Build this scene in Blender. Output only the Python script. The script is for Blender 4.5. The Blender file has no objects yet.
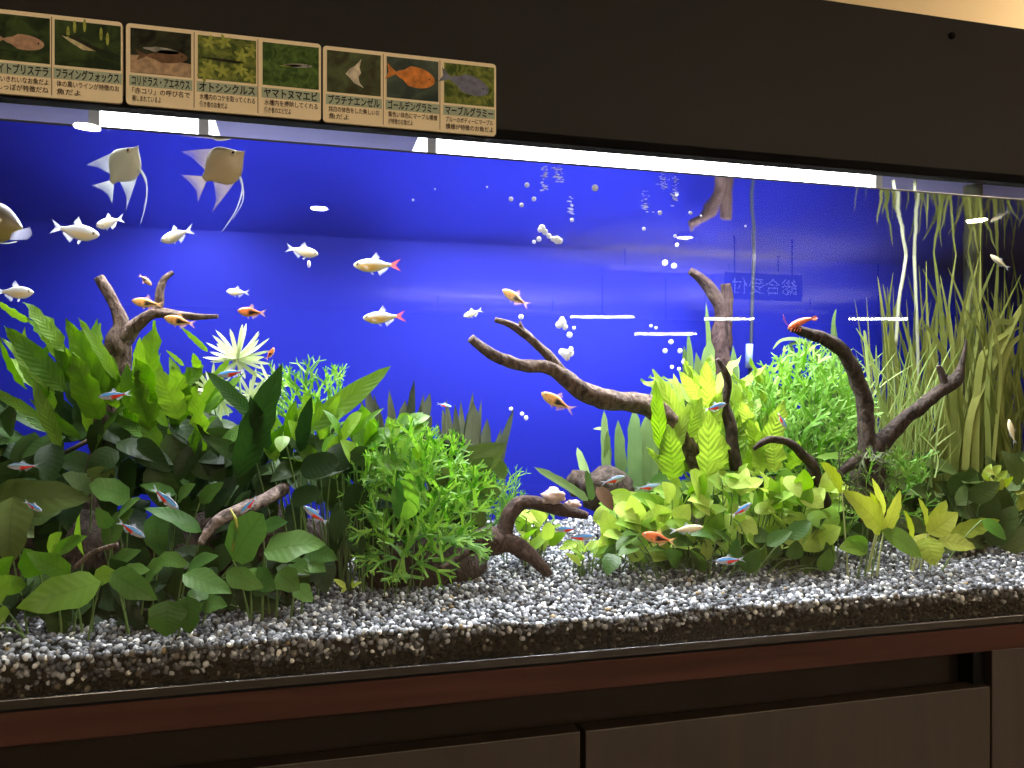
import bpy, math, random
import numpy as np
from mathutils import Vector, Matrix, noise
R = random.Random(7)
C = bpy.context.scene.collection
PI = math.pi
# ------------------------------------------------------------------ camera geometry
F = 796.0; TH = math.radians(14.6); CT, ST = math.cos(TH), math.sin(TH)
D = 0.8; Z0 = 0.95; ZC = Z0 + 0.277; CY = 400.0
def tt(px, Y):
    return (Y + D) / (CT - (px - 512) / F * ST)
def P(px, py, Y):
    t = tt(px, Y); u = (px - 512) / F
    return Vector((t * (ST + u * CT), Y, ZC + (CY - py) / F * t))
def M(px, Y):                       # metres per pixel there
    return tt(px, Y) / F
def gz(x, y):                       # gravel height
    return Z0 + .043 + .085 * max(0, y) + .004 * noise.noise(Vector((x * 7, y * 9, 1.3))) + .003 * noise.noise(Vector((x * 23, y * 23, 4.)))

# ------------------------------------------------------------------ materials
def nt(name):
    m = bpy.data.materials.new(name); m.use_nodes = True
    t = m.node_tree; t.nodes.clear()
    return m, t, t.nodes.new('ShaderNodeOutputMaterial')
def N(t, kind, **kw):
    n = t.nodes.new(kind)
    for k, v in kw.items():
        if k in n.inputs: n.inputs[k].default_value = v
        else: setattr(n, k, v)
    return n
def c4(c): return (c[0], c[1], c[2], 1)
def plain(name, col, rough=.5, spec=.5, metal=0, scale=0, amt=.25, bump=0, emit=None):
    m, t, o = nt(name)
    b = N(t, 'ShaderNodeBsdfPrincipled', Roughness=rough, Metallic=metal)
    b.inputs['Specular IOR Level'].default_value = spec
    b.inputs['Base Color'].default_value = c4(col)
    if scale:
        tc = N(t, 'ShaderNodeTexCoord'); nz = N(t, 'ShaderNodeTexNoise', Scale=scale, Detail=5.)
        t.links.new(tc.outputs['Object'], nz.inputs['Vector'])
        r = N(t, 'ShaderNodeValToRGB')
        r.color_ramp.elements[0].position = .3; r.color_ramp.elements[1].position = .7
        r.color_ramp.elements[0].color = c4([x * (1 - amt) for x in col]); r.color_ramp.elements[1].color = c4([min(1, x * (1 + amt)) for x in col])
        t.links.new(nz.outputs['Fac'], r.inputs['Fac']); t.links.new(r.outputs['Color'], b.inputs['Base Color'])
        if bump:
            bp = N(t, 'ShaderNodeBump', Strength=bump, Distance=.01); t.links.new(nz.outputs['Fac'], bp.inputs['Height']); t.links.new(bp.outputs['Normal'], b.inputs['Normal'])
    if emit:
        b.inputs['Emission Color'].default_value = c4(emit[0]); b.inputs['Emission Strength'].default_value = emit[1]
    t.links.new(b.outputs[0], o.inputs['Surface'])
    return m
def wood(name, a, b_, stretch=(60, 60, 3), rough=.45, bump=.1, spec=.4):
    m, t, o = nt(name)
    tc = N(t, 'ShaderNodeTexCoord'); mp = N(t, 'ShaderNodeMapping'); mp.inputs['Scale'].default_value = stretch
    nz = N(t, 'ShaderNodeTexNoise', Scale=1., Detail=6., Distortion=.6)
    r = N(t, 'ShaderNodeValToRGB'); r.color_ramp.elements[0].position = .32; r.color_ramp.elements[1].position = .7
    r.color_ramp.elements[0].color = c4(a); r.color_ramp.elements[1].color = c4(b_)
    s = N(t, 'ShaderNodeBsdfPrincipled', Roughness=rough); s.inputs['Specular IOR Level'].default_value = spec
    bp = N(t, 'ShaderNodeBump', Strength=bump, Distance=.004)
    L = t.links.new
    L(tc.outputs['Object'], mp.inputs['Vector']); L(mp.outputs[0], nz.inputs['Vector']); L(nz.outputs['Fac'], r.inputs['Fac']); L(r.outputs[0], s.inputs['Base Color'])
    L(nz.outputs['Fac'], bp.inputs['Height']); L(bp.outputs[0], s.inputs['Normal']); L(s.outputs[0], o.inputs['Surface'])
    return m
def leafmat(name, dark, light, rib=0, ribn=16, trans=.3, vein=.25, gloss=.42):
    """leaf: hue differs leaf by leaf, midrib and side veins follow the leaf's own uv"""
    m, t, o = nt(name); L = t.links.new
    g = N(t, 'ShaderNodeNewGeometry'); uv = N(t, 'ShaderNodeUVMap'); sx = N(t, 'ShaderNodeSeparateXYZ'); L(uv.outputs[0], sx.inputs[0])
    tc = N(t, 'ShaderNodeTexCoord'); nz = N(t, 'ShaderNodeTexNoise', Scale=45., Detail=3.); L(tc.outputs['Object'], nz.inputs['Vector'])
    ad = N(t, 'ShaderNodeMath', operation='ADD'); L(g.outputs['Random Per Island'], ad.inputs[0])
    sb = N(t, 'ShaderNodeMath', operation='MULTIPLY_ADD'); sb.inputs[1].default_value = .7; sb.inputs[2].default_value = -.35; L(nz.outputs['Fac'], sb.inputs[0]); L(sb.outputs[0], ad.inputs[1])
    r = N(t, 'ShaderNodeValToRGB'); r.color_ramp.elements[0].color = c4(dark); r.color_ramp.elements[1].color = c4(light); L(ad.outputs[0], r.inputs['Fac'])
    # |v-.5|
    a1 = N(t, 'ShaderNodeMath', operation='SUBTRACT'); a1.inputs[1].default_value = .5; L(sx.outputs['Y'], a1.inputs[0])
    a2 = N(t, 'ShaderNodeMath', operation='ABSOLUTE'); L(a1.outputs[0], a2.inputs[0])
    # side veins  sin((u*ribn - |v|*k))
    k1 = N(t, 'ShaderNodeMath', operation='MULTIPLY'); k1.inputs[1].default_value = ribn * 6.28; L(sx.outputs['X'], k1.inputs[0])
    k2 = N(t, 'ShaderNodeMath', operation='MULTIPLY_ADD'); k2.inputs[1].default_value = -ribn * 2.2; L(a2.outputs[0], k2.inputs[0]); L(k1.outputs[0], k2.inputs[2])
    sn = N(t, 'ShaderNodeMath', operation='SINE'); L(k2.outputs[0], sn.inputs[0])
    mr = N(t, 'ShaderNodeMapRange'); mr.inputs['From Min'].default_value = .015; mr.inputs['From Max'].default_value = .05; mr.inputs['To Min'].default_value = 1; mr.inputs['To Max'].default_value = 0; L(a2.outputs[0], mr.inputs['Value'])
    sv = N(t, 'ShaderNodeMapRange'); sv.inputs['From Min'].default_value = .75; sv.inputs['From Max'].default_value = 1; sv.inputs['To Max'].default_value = .6; L(sn.outputs[0], sv.inputs['Value'])
    mx = N(t, 'ShaderNodeMath', operation='MAXIMUM'); L(mr.outputs[0], mx.inputs[0]); L(sv.outputs[0], mx.inputs[1])
    vs = N(t, 'ShaderNodeMath', operation='MULTIPLY'); vs.inputs[1].default_value = vein; L(mx.outputs[0], vs.inputs[0])
    mc = N(t, 'ShaderNodeMix', data_type='RGBA'); L(vs.outputs[0], mc.inputs['Factor']); L(r.outputs[0], mc.inputs[6]); mc.inputs[7].default_value = c4([dark[0] * .5, dark[1] * .5, dark[2] * .5])
    b = N(t, 'ShaderNodeBsdfPrincipled', Roughness=gloss); b.inputs['Specular IOR Level'].default_value = .14; L(mc.outputs[2], b.inputs['Base Color'])
    tr = N(t, 'ShaderNodeBsdfTranslucent'); hs = N(t, 'ShaderNodeHueSaturation', Saturation=1.15, Value=1.3); L(mc.outputs[2], hs.inputs['Color']); L(hs.outputs[0], tr.inputs['Color'])
    ms = N(t, 'ShaderNodeMixShader'); ms.inputs[0].default_value = trans; L(b.outputs[0], ms.inputs[1]); L(tr.outputs[0], ms.inputs[2])
    if rib:
        bp = N(t, 'ShaderNodeBump', Strength=rib, Distance=.002); L(sn.outputs[0], bp.inputs['Height']); L(bp.outputs[0], b.inputs['Normal']); L(bp.outputs[0], tr.inputs['Normal'])
    L(ms.outputs[0], o.inputs['Surface'])
    return m
def finmat(name, col, alpha):
    m, t, o = nt(name); L = t.links.new
    uv = N(t, 'ShaderNodeUVMap'); w = N(t, 'ShaderNodeTexWave', Scale=7., Distortion=.3); w.bands_direction = 'Y'; L(uv.outputs[0], w.inputs['Vector'])
    mr = N(t, 'ShaderNodeMapRange'); mr.inputs['To Min'].default_value = max(0, alpha - .2); mr.inputs['To Max'].default_value = min(1, alpha + .2); L(w.outputs['Fac'], mr.inputs['Value'])
    sx = N(t, 'ShaderNodeSeparateXYZ'); L(uv.outputs[0], sx.inputs[0]); fd = N(t, 'ShaderNodeMapRange'); fd.inputs['To Min'].default_value = 1.7; fd.inputs['To Max'].default_value = .55; L(sx.outputs['X'], fd.inputs['Value'])
    ml = N(t, 'ShaderNodeMath', operation='MULTIPLY', use_clamp=True); L(mr.outputs[0], ml.inputs[0]); L(fd.outputs[0], ml.inputs[1]); mr = ml
    d = N(t, 'ShaderNodeBsdfDiffuse', Color=c4(col)); tl = N(t, 'ShaderNodeBsdfTranslucent', Color=c4(col)); m1 = N(t, 'ShaderNodeMixShader'); m1.inputs[0].default_value = .5
    L(d.outputs[0], m1.inputs[1]); L(tl.outputs[0], m1.inputs[2])
    tr = N(t, 'ShaderNodeBsdfTransparent'); m2 = N(t, 'ShaderNodeMixShader'); L(mr.outputs[0], m2.inputs[0]); L(tr.outputs[0], m2.inputs[1]); L(m1.outputs[0], m2.inputs[2])
    L(m2.outputs[0], o.inputs['Surface'])
    return m
def fishmat(name, stops_h, patch=None, rough=.3, metal=0., tr=.0):
    """colour by height on the body (uv.y) with an optional patch (u0,u1,h0,h1,colour,...)"""
    m, t, o = nt(name); L = t.links.new
    uv = N(t, 'ShaderNodeUVMap'); sx = N(t, 'ShaderNodeSeparateXYZ'); L(uv.outputs[0], sx.inputs[0])
    r = N(t, 'ShaderNodeValToRGB')
    while len(r.color_ramp.elements) < len(stops_h): r.color_ramp.elements.new(.5)
    for e, (p, c) in zip(r.color_ramp.elements, stops_h): e.position = p; e.color = c4(c)
    L(sx.outputs['Y'], r.inputs['Fac']); cur = r.outputs[0]
    for (u0, u1, h0, h1, col, s) in patch or []:
        f = None
        for ax, lo, hi in (('X', u0, u1), ('Y', h0, h1)):
            a = N(t, 'ShaderNodeMapRange', interpolation_type='SMOOTHSTEP'); a.inputs['From Min'].default_value = lo - s; a.inputs['From Max'].default_value = lo + s; L(sx.outputs[ax], a.inputs['Value'])
            b = N(t, 'ShaderNodeMapRange', interpolation_type='SMOOTHSTEP'); b.inputs['From Min'].default_value = hi - s; b.inputs['From Max'].default_value = hi + s; b.inputs['To Min'].default_value = 1; b.inputs['To Max'].default_value = 0; L(sx.outputs[ax], b.inputs['Value'])
            mm = N(t, 'ShaderNodeMath', operation='MULTIPLY'); L(a.outputs[0], mm.inputs[0]); L(b.outputs[0], mm.inputs[1])
            if f is None: f = mm.outputs[0]
            else:
                q = N(t, 'ShaderNodeMath', operation='MULTIPLY'); L(f, q.inputs[0]); L(mm.outputs[0], q.inputs[1]); f = q.outputs[0]
        mc = N(t, 'ShaderNodeMix', data_type='RGBA'); L(f, mc.inputs['Factor']); L(cur, mc.inputs[6]); mc.inputs[7].default_value = c4(col); cur = mc.outputs[2]
    b = N(t, 'ShaderNodeBsdfPrincipled', Roughness=rough, Metallic=metal); L(cur, b.inputs['Base Color'])
    vo = N(t, 'ShaderNodeTexVoronoi', Scale=30.); L(uv.outputs[0], vo.inputs['Vector']); bp = N(t, 'ShaderNodeBump', Strength=.12, Distance=.001); L(vo.outputs['Distance'], bp.inputs['Height']); L(bp.outputs[0], b.inputs['Normal'])
    L(b.outputs[0], o.inputs['Surface'])
    return m
def glassmat():
    m, t, o = nt('clear_glass'); L = t.links.new
    fr = N(t, 'ShaderNodeFresnel', IOR=1.5); g = N(t, 'ShaderNodeNewGeometry')
    iv = N(t, 'ShaderNodeMath', operation='SUBTRACT'); iv.inputs[0].default_value = 1; L(g.outputs['Backfacing'], iv.inputs[1])
    mu = N(t, 'ShaderNodeMath', operation='MULTIPLY'); L(fr.outputs[0], mu.inputs[0]); L(iv.outputs[0], mu.inputs[1])
    tr = N(t, 'ShaderNodeBsdfTransparent', Color=(.985, .99, .985, 1)); gl = N(t, 'ShaderNodeBsdfGlossy', Roughness=.0); ms = N(t, 'ShaderNodeMixShader')
    L(mu.outputs[0], ms.inputs[0]); L(tr.outputs[0], ms.inputs[1]); L(gl.outputs[0], ms.inputs[2]); L(ms.outputs[0], o.inputs['Surface'])
    return m
def watermat():
    m, t, o = nt('water_surface'); L = t.links.new
    g = N(t, 'ShaderNodeNewGeometry'); dt = N(t, 'ShaderNodeVectorMath', operation='DOT_PRODUCT'); L(g.outputs['Incoming'], dt.inputs[0]); L(g.outputs['True Normal'], dt.inputs[1])
    ab = N(t, 'ShaderNodeMath', operation='ABSOLUTE'); L(dt.outputs['Value'], ab.inputs[0])
    fr = N(t, 'ShaderNodeMapRange', interpolation_type='SMOOTHSTEP'); fr.inputs['From Min'].default_value = .35; fr.inputs['From Max'].default_value = .52; fr.inputs['To Min'].default_value = 1; fr.inputs['To Max'].default_value = .03; L(ab.outputs[0], fr.inputs['Value'])   # total internal reflection at flat angles
    tc = N(t, 'ShaderNodeTexCoord'); nz = N(t, 'ShaderNodeTexNoise', Scale=10., Detail=2.); bp = N(t, 'ShaderNodeBump', Strength=.12, Distance=.004)
    L(tc.outputs['Object'], nz.inputs['Vector']); L(nz.outputs['Fac'], bp.inputs['Height'])
    tr = N(t, 'ShaderNodeBsdfTransparent', Color=(.97, .98, 1, 1)); gl = N(t, 'ShaderNodeBsdfGlossy', Roughness=.06); ms = N(t, 'ShaderNodeMixShader'); L(bp.outputs[0], gl.inputs['Normal'])
    L(fr.outputs[0], ms.inputs[0]); L(tr.outputs[0], ms.inputs[1]); L(gl.outputs[0], ms.inputs[2]); L(ms.outputs[0], o.inputs['Surface'])
    return m
def emis(name, col, s):
    m, t, o = nt(name); e = N(t, 'ShaderNodeEmission', Color=c4(col), Strength=s); t.links.new(e.outputs[0], o.inputs['Surface']); return m
def gravelmat():
    m, t, o = nt('gravel_stones'); L = t.links.new
    g = N(t, 'ShaderNodeNewGeometry'); r = N(t, 'ShaderNodeValToRGB'); r.color_ramp.interpolation = 'CONSTANT'
    cols = [(0, (.022, .024, .028)), (.16, (.05, .053, .06)), (.36, (.10, .107, .12)), (.56, (.19, .197, .215)), (.72, (.34, .347, .37)), (.84, (.54, .55, .57)), (.92, (.14, .125, .105)), (.955, (.80, .79, .77)), (.994, (.26, .19, .10))]
    while len(r.color_ramp.elements) < len(cols): r.color_ramp.elements.new(.5)
    for e, (p, c) in zip(r.color_ramp.elements, cols): e.position = p; e.color = c4(c)
    L(g.outputs['Random Per Island'], r.inputs['Fac'])
    b = N(t, 'ShaderNodeBsdfPrincipled', Roughness=.5); b.inputs['Specular IOR Level'].default_value = .35; L(r.outputs[0], b.inputs['Base Color'])
    tc = N(t, 'ShaderNodeTexCoord'); nz = N(t, 'ShaderNodeTexNoise', Scale=600., Detail=2.); L(tc.outputs['Object'], nz.inputs['Vector']); bp = N(t, 'ShaderNodeBump', Strength=.25, Distance=.001); L(nz.outputs['Fac'], bp.inputs['Height']); L(bp.outputs[0], b.inputs['Normal'])
    L(b.outputs[0], o.inputs['Surface']); return m
def photomat(name, a, b_, scale, c=None):
    m, t, o = nt(name); L = t.links.new
    tc = N(t, 'ShaderNodeTexCoord'); nz = N(t, 'ShaderNodeTexNoise', Scale=scale, Detail=4., Distortion=1.2); L(tc.outputs['Object'], nz.inputs['Vector'])
    r = N(t, 'ShaderNodeValToRGB'); r.color_ramp.elements[0].position = .38; r.color_ramp.elements[1].position = .68; r.color_ramp.elements[0].color = c4(a); r.color_ramp.elements[1].color = c4(b_)
    L(nz.outputs['Fac'], r.inputs['Fac']); b = N(t, 'ShaderNodeBsdfPrincipled', Roughness=.6); b.inputs['Specular IOR Level'].default_value = .1; L(r.outputs[0], b.inputs['Base Color']); L(b.outputs[0], o.inputs['Surface']); return m

# ------------------------------------------------------------------ mesh helpers
class MB:
    def __init__(s): s.v = []; s.f = []; s.uv = []
    def grid(s, pts, uvs=None, closed=False):
        nu, nv = len(pts), len(pts[0]); o = len(s.v)
        for i in range(nu):
            for j in range(nv):
                s.v.append(tuple(pts[i][j])); s.uv.append(uvs[i][j] if uvs else (i / max(1, nu - 1), j / max(1, nv - 1)))
        for i in range(nu - 1):
            for j in range(nv if closed else nv - 1):
                k = (j + 1) % nv
                s.f.append((o + i * nv + j, o + i * nv + k, o + (i + 1) * nv + k, o + (i + 1) * nv + j))
        return o
    def cap(s, o, n, rev=False):
        r = list(range(o, o + n)); s.f.append(tuple(r[::-1] if rev else r))
    def tube(s, path, radii, n=8, rough=0., seed=0., fs=60., caps=True):
        path = [Vector(p) for p in path]; up = Vector((0, -.3, 1)); pts = []
        for i, p in enumerate(path):
            t = (path[min(i + 1, len(path) - 1)] - path[max(i - 1, 0)])
            t = t.normalized() if t.length > 1e-9 else Vector((1, 0, 0))
            if i == 0:
                a = t.cross(Vector((.13, -.95, .28))); 
                if a.length < .05: a = t.cross(Vector((1, 0, 0)))
                a.normalize()
            else:
                a = (a - t * a.dot(t)); a = a.normalized() if a.length > 1e-6 else t.orthogonal().normalized()
            b = t.cross(a); r = radii[i] if hasattr(radii, '__len__') else radii
            row = []
            for j in range(n):
                an = 2 * PI * j / n; d = a * math.cos(an) + b * math.sin(an); rr = r
                if rough: rr = r * (1 + rough * noise.noise(Vector((math.cos(an) * 1.6 + seed, math.sin(an) * 1.6, 0)) + p * fs) + rough * .6 * noise.noise(Vector((an * 1.9, seed, 0)) + p * fs * .25))
                row.append(p + d * rr)
            pts.append(row)
        o = s.grid(pts, closed=True)
        if caps: s.cap(o, n, True); s.cap(o + (len(pts) - 1) * n, n)
    def box(s, a, b):
        (x0, y0, z0), (x1, y1, z1) = a, b; o = len(s.v)
        for z in (z0, z1):
            for x, y in ((x0, y0), (x1, y0), (x1, y1), (x0, y1)): s.v.append((x, y, z)); s.uv.append((x, z))
        for q in ((3, 2, 1, 0), (4, 5, 6, 7), (0, 1, 5, 4), (1, 2, 6, 5), (2, 3, 7, 6), (3, 0, 4, 7)): s.f.append(tuple(o + i for i in q))
    def ball(s, c, r, nu=8, nv=10, sc=(1, 1, 1), wob=0.):
        c = Vector(c); pts = []
        for i in range(nu + 1):
            th = PI * i / nu; row = []
            for j in range(nv):
                ph = 2 * PI * j / nv; d = Vector((math.sin(th) * math.cos(ph), math.sin(th) * math.sin(ph), math.cos(th)))
                q = r * (1 + (wob * noise.noise(d * 1.7 + c * 90) if wob else 0))
                row.append(c + Vector((d.x * sc[0], d.y * sc[1], d.z * sc[2])) * q)
            pts.append(row)
        s.grid(pts, closed=True)
    def prism(s, poly, y0, y1):     # polygon in x,z extruded along y (y0 = front, smaller)
        n = len(poly); o = len(s.v)
        for y in (y0, y1):
            for x, z in poly: s.v.append((x, y, z)); s.uv.append((x, z))
        s.f.append(tuple(range(o, o + n))); s.f.append(tuple(range(o + 2 * n - 1, o + n - 1, -1)))
        for i in range(n):
            k = (i + 1) % n; s.f.append((o + i, o + n + i, o + n + k, o + k))
    def build(s, name, mat, parent=None, smooth=True, bevel=0):
        off = Vector(parent_world(parent)) if parent else Vector((0, 0, 0))
        me = bpy.data.meshes.new(name)
        me.from_pydata([(v[0] - off.x, v[1] - off.y, v[2] - off.z) for v in s.v], [], s.f)
        uvl = me.uv_layers.new(name='UVMap'); idx = np.empty(len(me.loops), dtype=np.int32); me.loops.foreach_get('vertex_index', idx)
        uvl.data.foreach_set('uv', np.array(s.uv, dtype=np.float32)[idx].ravel())
        me.polygons.foreach_set('use_smooth', [smooth] * len(me.polygons))
        me.materials.append(mat); o = bpy.data.objects.new(name, me); C.objects.link(o)
        if parent: o.parent = parent
        if bevel:
            b = o.modifiers.new('bevel', 'BEVEL'); b.width = bevel; b.segments = 2; b.limit_method = 'ANGLE'
        me.update(); return o
def parent_world(p):
    v = Vector(p.location)
    while p.parent: p = p.parent; v = v + Vector(p.location)
    return v
def tag(o, label, cat, group=None, kind=None):
    if label: o['label'] = label
    if cat: o['category'] = cat
    if group: o['group'] = group
    if kind: o['kind'] = kind
    return o
def thing(name, label, cat, loc=(0, 0, 0), group=None):
    o = bpy.data.objects.new(name, None); o.empty_display_size = .02; o.location = loc; C.objects.link(o); return tag(o, label, cat, group)
def boxo(name, a, b, mat, parent=None, bevel=0):
    m = MB(); m.box(a, b); return m.build(name, mat, parent, smooth=False, bevel=bevel)
def struct(name, a, b, mat):
    o = boxo(name, a, b, mat); o['kind'] = 'structure'; o['label'] = name.replace('_', ' ') + ' of the shop room'; o['category'] = name.split('_')[0]; return o
def smooth_path(pts, sub=5):        # catmull-rom over tuples of any length
    out = []; n = len(pts)
    for i in range(n - 1):
        p0, p1, p2, p3 = pts[max(i - 1, 0)], pts[i], pts[i + 1], pts[min(i + 2, n - 1)]
        for k in range(sub):
            t = k / sub
            out.append(tuple(.5 * (2 * b + (c - a) * t + (2 * a - 5 * b + 4 * c - d) * t * t + (3 * b - a - 3 * c + d) * t ** 3) for a, b, c, d in zip(p0, p1, p2, p3)))
    out.append(tuple(pts[-1])); return out

# ------------------------------------------------------------------ palette
m_hood = plain('hood_dark_laminate', (.0085, .0068, .0045), .6, .2, scale=3, amt=.15)
m_liner = plain('hood_pale_liner', (.5, .5, .95), .6)  # white lining; blue glow of the backdrop put into its colour
m_black = plain('black_rubber', (.004, .004, .004), .9, .04)
m_red = wood('counter_red_wood', (.032, .013, .009), (.052, .021, .015), (3, 60, 60), .7, .1, .08)
m_cab = wood('cabinet_dark_wood', (.018, .012, .007), (.027, .018, .011), (40, 40, 2.5), .5)
m_recess = plain('recess_dark', (.011, .008, .0055), .8, .06)
m_trim = plain('tank_base_trim', (.022, .02, .017), .25, .5)
m_glass = glassmat(); m_water = watermat()
m_blue = plain('blue_backdrop_film', (.0042, .007, .165), .6, .1)
m_soil = plain('gravel_bed_base', (.02, .018, .014), .9, .1, scale=120, amt=.4)
m_gravel = gravelmat()
m_board = plain('cream_card', (.93, .79, .53), .5, .3)
m_band = plain('sage_band', (.40, .47, .34), .5, .3)
m_ink = plain('black_ink', (.012, .010, .008), .6, .2)
m_brownink = plain('brown_ink', (.05, .02, .01), .6, .2)
m_wood = wood('driftwood_bark', (0.035, 0.022, 0.017), (0.161, 0.112, 0.087), (150, 150, 90), .8, 1., .2)
m_wood_dark = wood('driftwood_dark_bark', (0.014, 0.010, 0.007), (0.065, 0.044, 0.033), (150, 150, 90), .8, 1., .2)
m_wood_red = wood('driftwood_reddish_bark', (0.019, 0.012, 0.010), (0.085, 0.051, 0.040), (150, 150, 90), .8, 1., .2)
m_tip = plain('bare_pale_wood', (.42, .30, .25), .7, .2, scale=90, amt=.35)
m_moss = leafmat('moss', (.035, .05, .02), (.10, .12, .045), trans=.2)

LM = {
 'fern_l': leafmat('java_fern_leaf', (0.050, 0.124, 0.015), (0.167, 0.285, 0.043), .16, 11, .35, .16),
 'fern_d': leafmat('dark_fern_leaf', (0.009, 0.025, 0.006), (0.025, 0.065, 0.013), .15, 12, .22, .16),  # shade on this fern put into a darker leaf green
 'fern_r': leafmat('bright_fern_leaf', (0.160, 0.281, 0.040), (0.347, 0.454, 0.093), .34, 11, .38, .24),
 'anu': leafmat('anubias_leaf', (0.033, 0.088, 0.017), (0.094, 0.182, 0.041), .05, 8, .22, .22, .33),
 'anu_d': leafmat('dark_anubias_leaf', (0.011, 0.025, 0.007), (0.034, 0.067, 0.015), .05, 8, .2, .2, .38),  # darker copy of the anubias leaf, thicket shade put into the colour
 'anu_o': leafmat('olive_anubias_leaf', (0.044, 0.072, 0.017), (0.088, 0.121, 0.033), .05, 8, .2, .2, .38),
 'anu_t': leafmat('bright_anubias_leaf', (0.063, 0.160, 0.020), (0.171, 0.285, 0.046), .06, 8, .3, .2, .33),
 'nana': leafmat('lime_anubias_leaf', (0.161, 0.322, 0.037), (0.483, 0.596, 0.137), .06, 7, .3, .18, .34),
 'nana_d': leafmat('shaded_anubias_leaf', (0.025, 0.065, 0.010), (0.070, 0.130, 0.022), .06, 7, .25, .2, .35),  # darker copy of the lime leaf, shade put into the colour
 'wind': leafmat('lace_fern_frond', (0.040, 0.144, 0.018), (0.245, 0.446, 0.079), 0, 6, .4, .1),
 'wind_r': leafmat('pale_lace_fern_frond', (0.085, 0.234, 0.026), (0.234, 0.403, 0.085), 0, 6, .35, .1),
 'strap_b': leafmat('dark_strap_leaf', (0.021, 0.028, 0.015), (0.052, 0.059, 0.032), 0, 4, .2, .2),
 'strap_g': leafmat('grey_green_strap_leaf', (0.058, 0.104, 0.033), (0.130, 0.195, 0.065), 0, 4, .25, .2),
 'val': leafmat('ribbon_grass_leaf', (0.105, 0.128, 0.026), (0.255, 0.270, 0.068), 0, 3, .35, .15),
 'grass': leafmat('pale_hair_grass', (.15, .23, .05), (.36, .44, .16), 0, 3, .35, .1),
 'star': leafmat('pale_star_leaf', (0.338, 0.435, 0.165), (0.600, 0.645, 0.413), 0, 3, .35, .1),
 'crypt': leafmat('yellow_green_leaf', (0.215, 0.281, 0.033), (0.380, 0.413, 0.083), .1, 7, .35, .25),
 'moss': m_moss,
 'dead': leafmat('brown_dead_leaf', (0.080, 0.040, 0.024), (0.160, 0.096, 0.056), 0, 6, .2, .2),
}
ms_stem = plain('green_stem', (.10, .17, .04), .5); ms_brown = plain('brown_rhizome', (.06, .045, .025), .8, scale=80); ms_pale = plain('pale_stem', (.42, .45, .18), .5)

# ------------------------------------------------------------------ room (the part the glass mirrors and the strip above the hood)
m_wall = plain('warm_plaster', (.80, .64, .40), .9, .1, scale=2, amt=.03)
m_ceil = plain('ceiling_plaster', (.80, .76, .70), .9, .1, scale=2, amt=.03)
m_floor = plain('floor_vinyl', (.10, .075, .05), .5, .3, scale=3, amt=.2)
m_wallf = wood('front_wall_panels', (.012, .010, .010), (.02, .017, .015), (3, 3, .5), .6)
CZ = 2.45
struct('floor', (-5, -11, -.1), (9, .75, 0), m_floor)
struct('ceiling', (-5, -11, CZ), (9, .75, CZ + .1), m_ceil)
struct('wall_back', (-5, .62, 0), (9, .75, CZ), m_wall)
struct('wall_front', (-5, -11, 0), (9, -10.4, CZ), m_wallf)
struct('wall_left', (-5.2, -11, 0), (-5, .75, CZ), m_wallf)
struct('wall_right', (9, -11, 0), (9.2, .75, CZ), m_wallf)
m_lens = emis('warm_lamp_lens', (1, .86, .62), 42)
m_ring = plain('white_lamp_ring', (.8, .8, .78), .4)
def downlight(x, y, label, power, r=.055, spot=True):
    t = thing('ceiling_light', label, 'ceiling light', (x, y, CZ), 'recessed ceiling lights')
    a = MB(); a.tube([(x, y, CZ - .010), (x, y, CZ + .001)], [r * 1.25, r * 1.3], 24); a.build('trim_ring', m_ring, t)
    b = MB(); b.tube([(x, y, CZ - .013), (x, y, CZ - .0095)], [r, r], 24); b.build('lens', m_lens, t)
    l = bpy.data.lights.new('lamp', 'AREA'); l.shape = 'DISK'; l.size = r * 2; l.energy = power * 6; l.color = (1, .80, .55)
    lo = bpy.data.objects.new('bulb', l); lo.location = (0, 0, -.0135); lo.parent = t; C.objects.link(lo)
def mirror(px, py, z=CZ):           # room point that the front glass mirrors at this spot
    v = (CY - py) / F; t = (z - ZC) / v; u = (px - 512) / F
    return t * (ST + u * CT), -(t * (CT - u * ST) - D)
for i, (px, py, r, pw) in enumerate([(319, 209, .052, 13), (684, 238, .052, 14), (975, 221, .062, 22), (88, 128, .055, 8)]):
    x, y = mirror(px, py, CZ - .012)
    downlight(x, y, ['recessed ceiling light whose reflection floats left of centre, over the white tetras', 'recessed ceiling light mirrored in the glass beside the rising bubbles right of centre', 'recessed ceiling light mirrored in the glass at the upper right near the tall grass', 'recessed ceiling light mirrored at the water line near the top left corner'][i], pw, r)
downlight(2.35, .36, 'recessed ceiling light washing the beige wall above the tank hood', 13)  # added lamp, unseen, brightens the wall above the hood
# added, unseen trough lights that brighten the ceiling mirrored in the glass
for i, (x, y) in enumerate([(3.2, -5.2), (5.2, -7.6), (2.2, -8.4)]):
    t = thing('trough_light', ['ceiling trough light nearest to the aquarium across the room', 'ceiling trough light at the right across the room', 'ceiling trough light farthest from the aquarium'][i], 'ceiling light', (x, y, CZ - .2), 'indirect trough lights')
    boxo('trough', (x - .9, y - .09, CZ - .2), (x + .9, y + .09, CZ - .15), m_ring, t, .01)
    for dx in (-.7, .7): a = MB(); a.tube([(x + dx, y, CZ - .15), (x + dx, y, CZ)], .006, 6); a.build('hanger', m_black, t)
    l = bpy.data.lights.new('tube', 'AREA'); l.shape = 'RECTANGLE'; l.size = 1.7; l.size_y = .1; l.energy = 480; l.color = (1, .9, .76)
    lo = bpy.data.objects.new('tube', l); lo.location = (0, 0, .056); lo.rotation_euler = (PI, 0, 0); lo.parent = t; C.objects.link(lo)
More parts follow.
